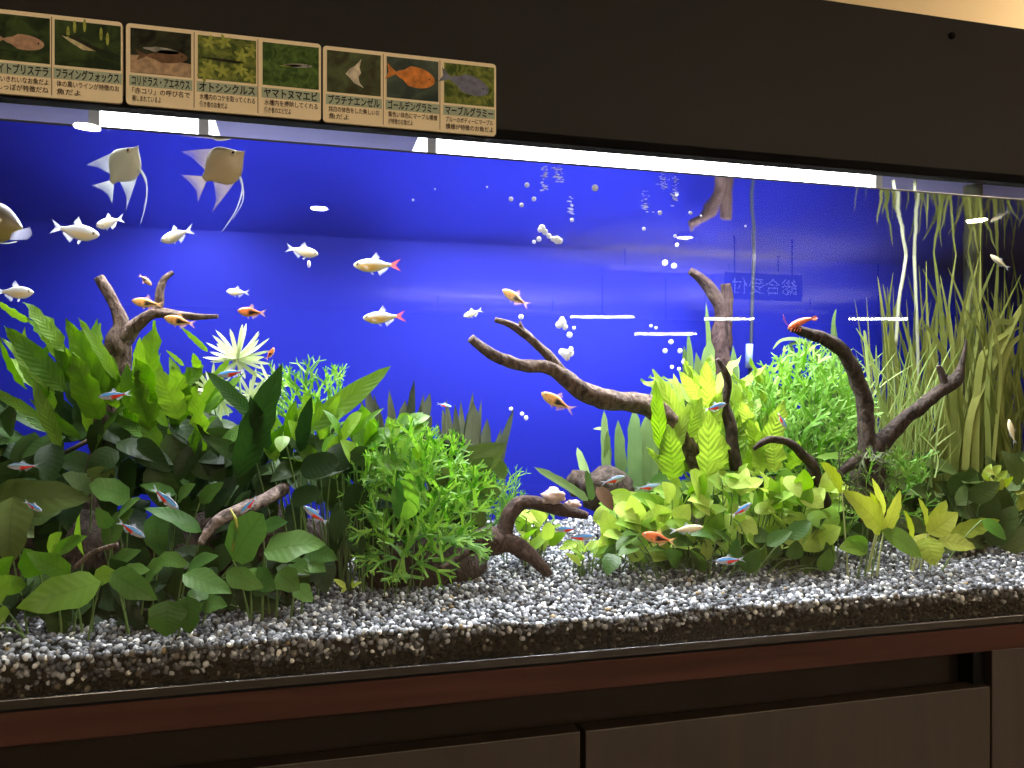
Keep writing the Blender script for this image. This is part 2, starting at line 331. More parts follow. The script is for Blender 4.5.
# wall mounted linear lamps, mirrored as four thin white lines
m_lin = emis('white_tube_light', (1, 1, 1), 60)
for i, (xa, xb, py) in enumerate([(570, 633, 317), (634, 696, 334), (703, 753, 319), (848, 906, 319)]):
    T = 7.2; z = ZC + (CY - py) / F * T; pts = []
    for px in (xa, xb):
        u = (px - 512) / F; pts.append(Vector((T * (ST + u * CT), -(T * (CT - u * ST) - D), z)))
    mid = (pts[0] + pts[1]) / 2
    t = thing('tube_lamp', ['thin white tube lamp mirrored leftmost in the glass, above the long log', 'thin white tube lamp mirrored lowest in the glass, second from the left', 'thin white tube lamp mirrored under the dark hanging sign', 'thin white tube lamp mirrored rightmost, beside the tall grass'][i], 'lamp', mid, 'tube lamps across the room')
    a = MB(); a.tube([pts[0], pts[1]], .013, 10); a.build('tube', m_lin, t)
    a = MB(); a.box((mid.x - .02, mid.y - .02, z + .012), (mid.x + .02, mid.y + .02, z + .03)); a.tube([(mid.x, mid.y, z + .02), (mid.x, mid.y, CZ)], .005, 6); a.build('hanger', m_black, t)
    a = MB(); a.tube([pts[0] + Vector((0, 0, .016)), pts[1] + Vector((0, 0, .016))], .01, 8); a.build('housing', m_ring, t)
# hanging sign, read from the tank side
def text_mesh(body, mat, parent, name='lettering', x0=0, x1=1, zc=0, h=.01, y=0, flip=False, center=False, bold=.0, depth=.0004):
    cu = bpy.data.curves.new('txt', 'FONT'); cu.body = body; cu.size = 1; cu.offset = bold; cu.resolution_u = 3
    ob = bpy.data.objects.new('txt', cu); C.objects.link(ob)
    me = bpy.data.meshes.new_from_object(ob.evaluated_get(bpy.context.evaluated_depsgraph_get()))
    bpy.data.objects.remove(ob); bpy.data.curves.remove(cu)
    n = len(me.vertices); co = np.empty(n * 3); me.vertices.foreach_get('co', co); co = co.reshape(n, 3)
    lo, hi = co.min(0), co.max(0); w = hi[0] - lo[0]
    sx = min((x1 - x0) / w, 1.15 * h / .9); sz = h / .9
    off = parent_world(parent); xs = (co[:, 0] - lo[0]) * sx
    if center: xs = xs + ((x1 - x0) - w * sx) / 2
    out = np.zeros((n, 3)); out[:, 0] = (x1 - xs) if flip else (x0 + xs)
    out[:, 1] = y; out[:, 2] = zc + (co[:, 1] - .36) * sz
    out -= np.array(off); me.vertices.foreach_set('co', out.ravel()); me.update(); me.name = name
    me.materials.clear(); me.materials.append(mat)
    o = bpy.data.objects.new(name, me); C.objects.link(o); o.parent = parent; return o
def sign_pt(px, py, T):
    u = (px - 512) / F; return T * (ST + u * CT), -(T * (CT - u * ST) - D), ZC + (CY - py) / F * T
x0, ya, za = sign_pt(719, 300, 6.0); x1, yb, zb = sign_pt(808, 274, 6.0); yy = (ya + yb) / 2
sg = thing('hanging_sign', 'dark blue hanging reception sign mirrored in the glass, pale characters', 'sign', ((x0 + x1) / 2, yy, za))
m_sign = plain('sign_navy', (.006, .008, .03), .6, .2); m_signtx = emis('backlit_sign_letters', (.75, .8, 1), 3.0)  # sign letters emit light of their own
boxo('sign_board', (x0, yy - .03, za), (x1, yy, zb), m_sign, sg, .004)
text_mesh('総合受付', m_signtx, sg, 'lettering', x0 + .05, x1 - .05, (za + zb) / 2, (zb - za) * .62, yy + .003, flip=True, center=True)
for x in (x0 + .08, x1 - .08): a = MB(); a.tube([(x, yy - .015, zb), (x, yy - .015, CZ)], .006, 6); a.build('hanger_rod', m_black, sg)

# ------------------------------------------------------------------ cabinet
TX0, TX1, TY1 = -.56, 1.52, .45
cab = thing('aquarium_cabinet', 'dark brown wooden cabinet with red wood edge under the aquarium', 'cabinet', (.4, .2, 0))
boxo('counter_top', (TX0 - .1, -.014, Z0 - .027), (TX1 + .1, .5, Z0 + .003), m_red, cab, .0015)['label'] = 'reddish wood counter edge'
boxo('carcass', (TX0 - .06, .022, 0), (TX1 + .06, .49, Z0 - .027), m_recess, cab)
xg = P(583, 740, -.012).x; xs = P(992, 700, -.012).x; dz = Z0 - .070
def door(xa, xb):
    o = boxo('door', (xa, -.012, .06), (xb, .009, dz), m_cab, cab, .001); return o
door(TX0 - .05, xg - .003); door(xg + .003, xs - .0025)
boxo('side_stile', (xs, -.012, .0), (TX1 + .06, .02, Z0 - .027), m_cab, cab, .001)
boxo('plinth', (TX0 - .04, .0, 0), (xs, .021, .06), m_black, cab)
boxo('recess_end', (xs - .018, -.002, dz - .002), (xs, .0219, Z0 - .027), m_black, cab)

# ------------------------------------------------------------------ tank
tank = thing('aquarium_tank', 'long glass aquarium full of plants, with blue backdrop, on the cabinet', 'aquarium', (.4, .2, Z0))
WZ = Z0 + .527; HZ = Z0 + .545
boxo('front_glass', (TX0, -.008, Z0 + .0032), (TX1, 0, HZ + .02), m_glass, tank)
boxo('side_glass', (TX0 - .008, -.008, Z0 + .001), (TX0, TY1, HZ + .02), m_glass, tank)
boxo('side_glass', (TX1, -.008, Z0 + .001), (TX1 + .008, TY1, HZ + .02), m_glass, tank)
boxo('base_glass', (TX0, -.008, Z0 + .0031), (TX1, TY1 + .012, Z0 + .0045), m_black, tank)
boxo('blue_backdrop', (TX0, TY1, Z0 + .001), (TX1, TY1 + .008, HZ), m_blue, tank)['label'] = 'plain bright blue backdrop sheet'
boxo('bottom_trim', (TX0 - .01, -.0125, Z0 + .0045), (TX1 + .01, -.0085, Z0 + .0135), m_trim, tank, .0008)
boxo('gasket', (TX0 - .012, -.0135, Z0 + .003), (TX1 + .012, -.0085, Z0 + .005), m_black, tank)
def wsurf():
    m = MB(); nx, ny = 120, 26; pts = []
    for i in range(nx + 1):
        row = []
        for j in range(ny + 1):
            x = TX0 + (TX1 - TX0) * i / nx; y = .0005 + (TY1 + .0015) * j / ny
            row.append((x, y, WZ + .0012 * noise.noise(Vector((x * 8, y * 8, 2.)))))
        pts.append(row)
    m.grid([r[::-1] for r in pts]); o = m.build("water_surface", m_water)
    return tag(o, 'rippling water surface just under the hood', 'water', kind='stuff')
wsurf()
# dark water-line film on the glass
a = MB(); a.box((TX0, .0003, WZ - .0012), (TX1, .0012, WZ + .0006)); a.build('water_line', plain('scum_line', (.05, .055, .05), .5), tank)

# ------------------------------------------------------------------ hood with lamps
HT = Z0 + .727
hood = thing('aquarium_hood', 'dark brown hood panel running over the whole aquarium', 'hood', (.4, .2, HZ))
boxo('front_panel', (TX0 - .1, -.022, HZ), (TX1 + .1, -.009, HT), m_hood, hood)
boxo('top_panel', (TX0 - .1, -.009, HT - .012), (TX1 + .1, .48, HT), m_hood, hood)
boxo('back_panel', (TX0 - .1, .46, HZ), (TX1 + .1, .48, HT - .012), m_liner, hood)['label'] = 'white lined inside of the hood'
boxo('side_panel', (TX0 - .1, -.009, HZ), (TX0 - .088, .46, HT - .012), m_hood, hood)
boxo('side_panel', (TX1 + .088, -.009, HZ), (TX1 + .1, .46, HT - .012), m_hood, hood)
boxo('bottom_lip', (TX0 - .1, -.0235, HZ - .0062), (TX1 + .1, -.0085, HZ + .004), m_black, hood)
a = MB(); xk = P(951, 36, -.022); a.tube([(xk.x, -.0221, xk.z), (xk.x, -.0245, xk.z)], .004, 12); a.build('screw_cap', m_black, hood)
m_led = emis('white_led_diffuser', (.93, .95, 1), 9)
def lamp(pxa, pxb, label, watts, dz=0):
    xa, xb = P(pxa, 150, .1).x, P(pxb, 150, .1).x; zb = Z0 + .567 + dz
    t = thing('aquarium_lamp', label, 'lamp', ((xa + xb) / 2, .1, zb), 'lamps inside the hood')
    a = MB(); a.tube([(xa, .1, zb), (xb, .1, zb)], .0145, 16); a.build('led_tube', m_led, t)
    a = MB(); a.box((xa, .075, zb + .016), (xb, .34 if dz else .41, zb + .04)); a.build('housing', m_ring, t, smooth=False)
    for x in (xa - .006, xb - .004): boxo('end_cap', (x, .08, zb - .015), (x + .01, .12, zb + .017), m_ring, t)
    for x in (xa + .03, xb - .03): boxo('bracket', (x - .01, .14, zb + .04), (x + .01, .18, HT - .012), m_ring, t)
    l = bpy.data.lights.new('led_array', 'AREA'); l.shape = 'RECTANGLE'; l.size = xb - xa; l.size_y = .26 if dz else .30; l.energy = watts; l.color = (.95, .97, 1)
    lo = bpy.data.objects.new('led_array', l); lo.location = (0, .10 if dz else .14, .012); lo.parent = t; C.objects.link(lo)
lamp(100, 205, 'short white aquarium lamp glowing above the water at the left', 5.4)
lamp(430, 868, 'long white aquarium lamp glowing above the water at the centre', 23)
lamp(900, 1030, 'dim aquarium lamp tucked high inside the hood at the right', 7, .08)  # unseen fill lamp added to lift the tall grass
lamp(-70, 85, 'dim aquarium lamp tucked high inside the hood at the left end', 2.2, .08)  # unseen fill lamp added to lift the dark left corner
lamp(225, 410, 'dim aquarium lamp tucked high inside the hood between the two bright lamps', 3.6, .08)  # unseen fill lamp added to even out the backdrop between the lamps

# ------------------------------------------------------------------ gravel
def ico(sub):
    import bmesh
    bm = bmesh.new(); bmesh.ops.create_icosphere(bm, subdivisions=sub, radius=1); bm.verts.ensure_lookup_table()
    v = np.array([x.co[:] for x in bm.verts], dtype=np.float32); f = np.array([[q.index for q in p.verts] for p in bm.faces], dtype=np.int32); bm.free(); return v, f
def shaded_gravelmat():  # gravel again, shade of the lower front put into darker colours
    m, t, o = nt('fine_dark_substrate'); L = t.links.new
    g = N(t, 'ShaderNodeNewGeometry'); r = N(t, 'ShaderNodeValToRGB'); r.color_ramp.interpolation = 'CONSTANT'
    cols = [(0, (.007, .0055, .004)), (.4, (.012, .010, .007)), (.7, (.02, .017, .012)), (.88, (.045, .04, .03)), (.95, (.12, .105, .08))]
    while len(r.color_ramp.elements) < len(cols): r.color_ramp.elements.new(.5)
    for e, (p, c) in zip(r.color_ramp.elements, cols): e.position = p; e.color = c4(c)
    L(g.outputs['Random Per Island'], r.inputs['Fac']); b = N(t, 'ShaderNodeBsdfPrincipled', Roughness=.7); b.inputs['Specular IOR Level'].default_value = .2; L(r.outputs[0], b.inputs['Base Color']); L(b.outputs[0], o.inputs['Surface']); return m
def gravel():
    rs = np.random.RandomState(5); sets = {1: [], 2: []}
    def put(x, y, z, r): sets[2 if y < .14 else 1].append((x, y, z, r))
    s = .0050; nx = int(1.9 / s); ny = int(.445 / s)
    for i in range(nx):
        for j in range(ny):
            x = -.48 + i * s + rs.uniform(-.5, .5) * s; y = .004 + j * s + rs.uniform(-.45, .45) * s
            if y < .003: y = .003
            put(x, y, gz(x, y) + rs.uniform(-.0012, .0014), rs.uniform(.0023, .0038))
    x = -.48
    for _ in range(5200):
        x = rs.uniform(-.48, 1.42); z = Z0 + rs.uniform(.003, .045); put(x, rs.uniform(.0032, .0075), min(z, gz(x, 0)), rs.uniform(.0022, .0037))
    V, Fc, MI, off = [], [], [], 0
    for sub, L in sets.items():
        bv, bf = ico(sub); L = np.array(L, dtype=np.float32); n = len(L)
        q = rs.normal(size=(n, 4)); q /= np.linalg.norm(q, axis=1)[:, None]; w, a, b, c = q.T
        Rm = np.stack([1 - 2 * (b * b + c * c), 2 * (a * b - w * c), 2 * (a * c + w * b), 2 * (a * b + w * c), 1 - 2 * (a * a + c * c), 2 * (b * c - w * a), 2 * (a * c - w * b), 2 * (b * c + w * a), 1 - 2 * (a * a + b * b)], 1).reshape(n, 3, 3)
        sc = rs.uniform(.62, 1.15, size=(n, 3)); ps = rs.randint(0, 24, size=n)
        pert = 1 + rs.uniform(-.14, .14, size=(24, len(bv)))
        vv = bv[None] * pert[ps][:, :, None] * sc[:, None, :]; vv = np.einsum('nij,nkj->nki', Rm, vv) * L[:, 3][:, None, None] + L[:, None, :3]
        vv[:, :, 1] = np.maximum(vv[:, :, 1], .0004)
        lim = np.array([Z0 + .031 - .009 * (float(q[0]) < .12) + .006 * noise.noise(Vector((float(q[0]) * 12, 0, 3.))) for q in L], dtype=np.float32) + rs.uniform(-.005, .005, n); MI.append(np.repeat((L[:, 2] < lim).astype(np.int32), len(bf)))  # low pebbles take the shade-toned colours
        V.append(vv.reshape(-1, 3)); Fc.append((bf[None] + (np.arange(n) * len(bv))[:, None, None] + off).reshape(-1, 3)); off += n * len(bv)
    V = np.concatenate(V).astype(np.float32); Fc = np.concatenate(Fc).astype(np.int32)
    me = bpy.data.meshes.new('gravel'); me.vertices.add(len(V)); me.vertices.foreach_set('co', V.ravel()); me.loops.add(Fc.size); me.loops.foreach_set('vertex_index', Fc.ravel())
    me.polygons.add(len(Fc)); me.polygons.foreach_set('loop_start', np.arange(0, Fc.size, 3, dtype=np.int32)); me.polygons.foreach_set('use_smooth', np.ones(len(Fc), dtype=bool)); me.update(calc_edges=True)
    me.materials.append(m_gravel); me.materials.append(shaded_gravelmat()); me.polygons.foreach_set('material_index', np.concatenate(MI)); o = bpy.data.objects.new('gravel', me); C.objects.link(o)
    tag(o, 'bed of small grey, white and tan gravel on the aquarium bottom', 'gravel', kind='stuff')
    m = MB(); pts = [[(x, y, gz(x, y) - .002) for y in np.linspace(.006, TY1 - .001, 20)] for x in np.linspace(TX0 + .001, TX1 - .001, 160)]; m.grid(pts)
    pts = [[(x, .006, Z0 + .003), (x, .006, gz(x, .006) - .002)] for x in np.linspace(TX0 + .001, TX1 - .001, 160)]; m.grid(pts)
    b = m.build('gravel_bed', m_soil, o); b['kind'] = 'stuff'
gravel()

# ------------------------------------------------------------------ leaves and plants
def prof(kind, a):
    if kind == 'ovate': return 2.75 * (max(a, 1e-4) ** .6) * (max(1 - a, 0) ** .92)
    if kind == 'round': return min(1, 2.08 * (max(a, 1e-4) ** .42) * (max(1 - a, 0) ** .48) * .94)
    if kind == 'lance': return min(1, 2.3 * (max(a, 1e-4) ** .55) * (max(1 - a, 0) ** .8) * 1.0)
    if kind == 'strap': return min(1, (a * 9 + .25)) * (1 - a ** 7) ** .8
    if kind == 'blade': return (1 - a) ** .7 * min(1, a * 5 + .4)
    return 1
VIEW = Vector((ST, CT, 0))
def leaf(mb, B, T, w, Nh, kind='ovate', bow=.12, fold=.15, wave=.0, nu=9, nv=4, freq=3, ph=None):
    d = T - B; L = d.length
    if L < 1e-5: return
    t = d / L; n = Nh - t * Nh.dot(t)
    n = n.normalized() if n.length > 1e-3 else t.orthogonal().normalized()
    ctrl = (B + T) / 2 + n * bow * L; ph = R.random() * 6.28 if ph is None else ph; pts = []; uvs = []
    for i in range(nu + 1):
        a = i / nu; p = B * (1 - a) ** 2 + ctrl * 2 * a * (1 - a) + T * a * a
        tg = ((ctrl - B) * (1 - a) + (T - ctrl) * a).normalized(); nn = (n - tg * n.dot(tg)).normalized(); s = tg.cross(nn)
        hw = w / 2 * prof(kind, a); row = []; ur = []
        for j in range(nv + 1):
            b = -1 + 2 * j / nv; e = abs(b)
            lat = b * (1 + (.10 * math.sin(freq * 9 * a + ph * 2 + (2 if b > 0 else 0)) * e if wave else 0))
            row.append(p + s * hw * lat + nn * (fold * hw * e + wave * w * .5 * math.sin(freq * 6.28 * a + ph + (1.7 if b > 0 else 0)) * e ** 1.5))
            ur.append((a, (b + 1) / 2))
        pts.append(row); uvs.append(ur)
    mb.grid(pts, uvs)
def nh(face, jit=.25):
    return (-VIEW * face + Vector((0, 0, 1)) * (1 - face) + Vector((R.uniform(-jit, jit), R.uniform(-jit, jit), R.uniform(-jit, jit)))).normalized()
class Plant:
    def __init__(s, name, label, cat, px, Y, leafm, stemm=ms_stem, group=None, stemname='stem', fname='foliage', py=None):
        x = P(px, 500, Y).x; z = gz(x, Y) - .002 if py is None else P(px, py, Y).z
        s.root = thing(name, label, cat, (x, Y, z), group); s.f = MB(); s.s = MB(); s.lm = leafm; s.sm = stemm; s.px = px; s.Y = Y; s.sn = stemname; s.fn = fname
        s.base = Vector((x, Y, z)); s.extra = []
    def pet(s, B, r=.0009, frm=None, n=5):
        ax = s.base.x * .3 + B.x * .7 + R.uniform(-.01, .01); ay = min(.43, max(.02, s.base.y * .3 + B.y * .7 + .018)); A = frm if frm is not None else Vector((ax, ay, gz(ax, ay)))
        c = A * .45 + B * .55 + Vector((0, 0, .012)); pts = [A * (1 - a) ** 2 + c * 2 * a * (1 - a) + B * a * a for a in [i / n for i in range(n + 1)]]
        s.s.tube(pts, [r * 1.3] * 2 + [r] * (n - 1), 5, caps=False)
    def L(s, bx, by, tx, ty, w, dY=0, tY=None, kind='ovate', face=.6, bow=.12, fold=.15, wave=0., pet=False, freq=3, nu=9, jit=.2):
        Y = s.Y + dY; Yt = Y - .02 if tY is None else s.Y + tY; Y = min(max(Y, .012), .44); Yt = min(max(Yt, .008), .445)
        B = P(bx, by, Y); T = P(tx, ty, Yt); leaf(s.f, B, T, w * M(bx, Y), nh(face, jit), kind, bow, fold, wave, nu=nu, freq=freq)
        if pet: s.pet(B)
    def fill(s, box, n, wr, lr, yr, center=None, ang=None, spread=50, kind='ovate', face=(.3, .8), bow=.12, fold=.18, wave=0., pet=True, freq=3, shape=None, aspect=None):
        x0, y0, x1, y1 = box; cx, cy = center or ((x0 + x1) / 2, y1)
        for _ in range(n):
            for _k in range(30):
                px, py = R.uniform(x0, x1), R.uniform(y0, y1)
                if shape is None or shape(px, py): break
            A = math.atan2(cy - py, px - cx) if ang is None else math.radians(ang)
            A += math.radians(R.uniform(-spread, spread)); l = R.uniform(*lr); w = R.uniform(*wr) if aspect is None else l * R.uniform(*aspect); dY = R.uniform(*yr)
            s.L(px - math.cos(A) * l * .5, py + math.sin(A) * l * .5, px + math.cos(A) * l * .5, py - math.sin(A) * l * .5, w, dY, dY - R.uniform(-.01, .035), kind, R.uniform(*face), bow * R.uniform(.4, 1.5), fold, wave, pet, freq)
    def rhizome(s, pts, r=.004):
        r *= .7; m = MB(); m.tube([P(x, y, s.Y + d + .05) for x, y, d in pts], [r] * len(pts), 8, .3, 1, 200); s.extra.append(('rhizome', m, ms_brown))
    def done(s):
        if s.f.v: s.f.build(s.fn, s.lm, s.root)
        if s.s.v: s.s.build(s.sn, s.sm, s.root)
        for n, m, mt in s.extra: m.build(n, mt, s.root)
        return s.root
def ribbon(mb, path, w, Nh, taper=True):
    n = len(path); pts = []
    for i, p in enumerate(path):
        t = (path[min(i + 1, n - 1)] - path[max(0, i - 1)]).normalized(); s = t.cross(Nh); s = s.normalized() if s.length > 1e-4 else Vector((1, 0, 0))
        a = i / (n - 1); hw = w / 2 * ((1 - a ** 4) * .9 + .1 if taper else 1)
        pts.append([p - s * hw, p + s * hw])
    mb.grid(pts)
def fork(mb, B, d, L, w, depth, Nh):
    """lace fern frond: a narrow blade whose tip splits again and again into fine fingers"""
    d = d.normalized(); bend = Vector((R.uniform(-.3, .3), R.uniform(-.3, .3), R.uniform(-.35, .2))); path = []
    p = B.copy(); q = d.copy(); k = 4
    for i in range(k + 1):
        path.append(p.copy()); p = p + q * (L / k); q = (q + bend * (.5 / k)).normalized()
    ribbon(mb, path, w, Nh, taper=depth == 0)
    if depth > 0:
        side = q.cross(Nh); side = side.normalized() if side.length > 1e-3 else Vector((1, 0, 0))
        for kx in ((-1, 1) if R.random() < .45 else (-1, 0, 1)):
            fork(mb, path[-1], q + side * kx * R.uniform(.45, .85) + Vector((R.uniform(-.3, .3), R.uniform(-.3, .3), R.uniform(-.25, .35))), L * R.uniform(.5, .72), w * .68, depth - 1, Nh)
        if depth > 1:
            i = R.choice((1, 2, 3)); fork(mb, path[i], q + side * R.choice((-1, 1)), L * .45, w * .6, depth - 2, Nh)
def lace(p, box, n, lr, wr=2.6, depth=2, center=None, spread=55, yr=(-.04, .04), shape=None):
    x0, y0, x1, y1 = box; cx, cy = center or ((x0 + x1) / 2, y1)
    for _ in range(n):
        for _k in range(30):
            px, py = R.uniform(x0, x1), R.uniform(y0, y1)
            if shape is None or shape(px, py): break
        A = math.atan2(cy - py, px - cx) + math.radians(R.uniform(-spread, spread)); dY = R.uniform(*yr); Y = min(max(p.Y + dY, .015), .43); m = M(px, Y); l = R.uniform(*lr) * m
        d = Vector((CT, -ST, 0)) * math.cos(A) + Vector((0, 0, 1)) * math.sin(A) - VIEW * R.uniform(-.2, .6)
        B = P(px - math.cos(A) * lr[0] * .5, py + math.sin(A) * lr[0] * .5, Y)
        fork(p.f, B, d, l * .5, wr * m, depth, nh(.6, .5))
        if R.random() < .08: p.pet(B, .0006)

# ------------------------------------------------------------------ driftwood
def branch(mb, pts, seed=0, rough=.28, n=14):
    q = smooth_path(pts, 6); mb.tube([P(a, b, c) for a, b, c, r in q], [r * M(a, c) for a, b, c, r in q], n, rough, seed, 45)
def driftwood(name, label, main, branches, mat, twig=()):
    x, y, Y, r = main[0]; b = P(x, y, Y); o = thing(name, label, 'driftwood', b)
    m = MB(); branch(m, main, R.random() * 9); m.build('trunk', mat, o)
    for br in branches:
        m = MB(); branch(m, br, R.random() * 9); m.build('branch', mat, o)
    return o
driftwood('driftwood', 'forked grey brown driftwood rising behind the left ferns, two arms above the leaves',
    [(84, 560, .24, 15), (92, 500, .24, 12), (98, 460, .24, 9), (104, 420, .235, 9), (112, 385, .23, 12), (119, 360, .225, 13.5), (118, 341, .22, 11), (122, 326, .22, 7.5), (116, 308, .22, 6), (108, 292, .22, 5.6), (99, 277, .22, 5)],
    [[(116, 352, .222, 9), (126, 336, .215, 8), (139, 323, .21, 6.2), (155, 313.5, .205, 5), (178, 315, .2, 3.8), (200, 317, .195, 3), (218, 316.5, .19, 2)],
     [(156, 315, .206, 4), (159, 303, .205, 4.4), (160, 291, .205, 4), (164, 279, .205, 3), (173, 272, .205, 1.8)]], m_wood)
driftwood('driftwood', 'long grey driftwood log reaching left into open water with a two pronged end',
    [(700, 470, .21, 9), (684, 440, .2, 9.5), (668, 421, .19, 10), (652, 408, .185, 10), (632, 402, .18, 9.6), (606, 399, .175, 9.4), (584, 391, .17, 9.2), (566, 379, .165, 8.2), (549, 367, .16, 6.6), (526, 366, .155, 6), (504, 360, .15, 6), (484, 349, .145, 5.6), (471, 338, .14, 4.8)],
    [[(566, 379, .165, 6.5), (553, 361, .165, 5), (541, 349, .165, 4.4), (527, 336, .165, 4.4), (511, 325, .165, 4), (495, 320, .165, 2.6)],
     [(527, 337, .165, 2.6), (521, 327, .163, 2.2), (520, 321, .162, 1.2)]], m_wood)
driftwood('driftwood', 'dark arched driftwood root standing on the open gravel at the centre',
    [(470, 545, .12, 9), (478, 541, .12, 12), (488, 540, .12, 13.5), (500, 540, .12, 12), (505, 528, .12, 8.5), (511, 513, .12, 7.5), (521, 504, .12, 7), (536, 503, .118, 7), (556, 508, .115, 6.6), (574, 513, .11, 5.4), (588, 516, .105, 3.2)],
    [[(500, 542, .12, 11), (512, 545, .115, 9.5), (526, 552, .11, 8), (537, 562, .105, 6.6), (547, 572, .1, 4.5), (550, 576, .098, 3)],
     [(478, 546, .12, 6), (466, 552, .11, 4), (452, 562, .10, 3), (440, 568, .09, 2)]], m_wood_red)
driftwood('driftwood', 'tall forked brown driftwood standing among the tall grass at the right',
    [(868, 520, .15, 18), (868, 490, .15, 16), (869, 465, .15, 14), (868, 448, .15, 10), (866, 430, .15, 8.6), (865, 411, .15, 8.4), (861, 390, .15, 8.2), (851, 366, .145, 7.4), (839, 348, .14, 7), (825, 339.5, .135, 6.6), (810, 334, .13, 5.4), (798, 330, .125, 4.6), (790, 328, .12, 3)],
    [[(869, 458, .15, 11), (880, 445, .145, 9), (900, 423, .14, 7), (926, 402.5, .135, 6.4), (944, 389, .13, 6), (952, 383, .13, 7.5), (957, 378, .13, 6.5), (961, 366, .13, 3), (965, 350, .13, 2), (966, 340, .13, 1)],
     [(864, 458, .145, 8), (850, 465, .135, 5), (836, 476, .125, 3.6), (824, 490, .12, 2.4)], [(946, 388, .13, 4), (941, 372, .13, 3.2), (938, 366, .13, 2)]], m_wood_dark)
driftwood('driftwood', 'hazy brown driftwood horn at the back, beside the hanging sign reflection',
    [(735, 470, .4, 14), (724, 420, .4, 13), (720, 370, .4, 11.5), (719, 342, .4, 9.5), (722, 315, .4, 7), (716, 298, .4, 6.4), (704, 281, .4, 5.4), (690, 271, .4, 3.6)],
    [[(722, 350, .405, 9), (725, 322, .405, 7), (727, 300, .405, 6), (726, 284, .405, 4.8)]], wood('driftwood_horn_bark', (.014, .008, .009), (.055, .034, .032), (150, 150, 90), .8, 1., .1))
driftwood('driftwood', 'thin black crooked twig rising from the bright ferns, right of the long log',
    [(736, 470, .17, 6), (730, 425, .17, 5.6), (725, 405, .17, 4.4), (728, 385, .165, 4), (724, 370, .16, 3.4), (717, 359, .16, 2)], [], m_wood_dark)
driftwood('driftwood', 'thin dark bent root over the low lime leaves left of the tall driftwood',
    [(822, 505, .13, 9), (815, 480, .125, 7.5), (812, 466, .12, 5.4), (800, 452, .115, 4.8), (787, 442, .11, 4), (772, 439, .105, 3.4), (762, 443, .1, 3), (754, 449, .1, 1.8)], [[(815, 478, .125, 5), (802, 484, .12, 4), (790, 485, .12, 2.4)]], m_wood_dark)
driftwood('driftwood', 'crumbly pale speckled wood stub poking from the dark left leaves',
    [(285, 488, .14, 6), (262, 502, .11, 6.5), (240, 510, .09, 7), (222, 518, .08, 6.5), (208, 531, .075, 4.6), (202, 545, .07, 1.6)], [[(214, 528, .078, 4.5), (204, 536, .075, 3), (199, 543, .07, 1.4)]], wood('speckled_wood', (.03, .022, .02), (.34, .26, .23), (140, 140, 140), .85, .8, .2))
# pinkish wood chunk and dead leaf on the arch, dark stones behind
def rock(name, label, cat, px, py, Y, rpx, sc, mat, wob=.5):
    c = P(px, py, Y); m = MB(); m.ball(c, rpx * M(px, Y), 12, 16, sc, wob); o = m.build(name, mat); o.location = c
    for v in o.data.vertices: v.co -= c
    return tag(o, label, cat)
rock('wood_chip', 'pale pink bare wood chip lying on top of the arched root', 'wood', 553, 496, .108, 10, (1.15, .7, .75), m_tip, .7)
rock('wood_chip', 'small pale wood chip at the right end of the arched root', 'wood', 573, 504, .1, 6.5, (1.3, .7, .6), m_tip, .6)
rock('stone', 'dark brown stone in shade behind the drooping brown leaf', 'stone', 606, 488, .26, 22, (1.25, .9, .95), m_wood_dark, .4)
rock('stone', 'dark grey stone in shade above the arched root', 'stone', 580, 483, .30, 14, (1.1, .8, .9), m_wood_dark, .4)
rock('stone', 'mossy dark stone under the left ferns', 'stone', 60, 560, .22, 60, (1.5, .8, .75), m_wood_dark, .3)
rock('stone', 'mossy dark stone under the middle of the left thicket', 'stone', 250, 560, .2, 68, (1.5, .7, .8), m_wood_dark, .3)
rock('stone', 'mossy brown stone at the foot of the lace fern on the gravel', 'stone', 418, 565, .16, 34, (1.9, .7, .95), m_wood_dark, .3)
rock('stone', 'mossy dark stone beneath the bright right ferns', 'stone', 745, 535, .22, 48, (1.6, .7, .8), m_wood_dark, .3)
rock('stone', 'mossy dark stone beneath the right hand leaves', 'stone', 930, 530, .24, 44, (1.7, .7, .8), m_moss, .3)
def deadleaf():
    p = Plant('dead_leaf', 'brown curled dead leaf drooping beside the arched root', 'leaf', 604, .1, LM['dead'], py=500); p.L(597, 487, 613, 511, 15, 0, -.01, 'ovate', .8, .15); p.done()
deadleaf()

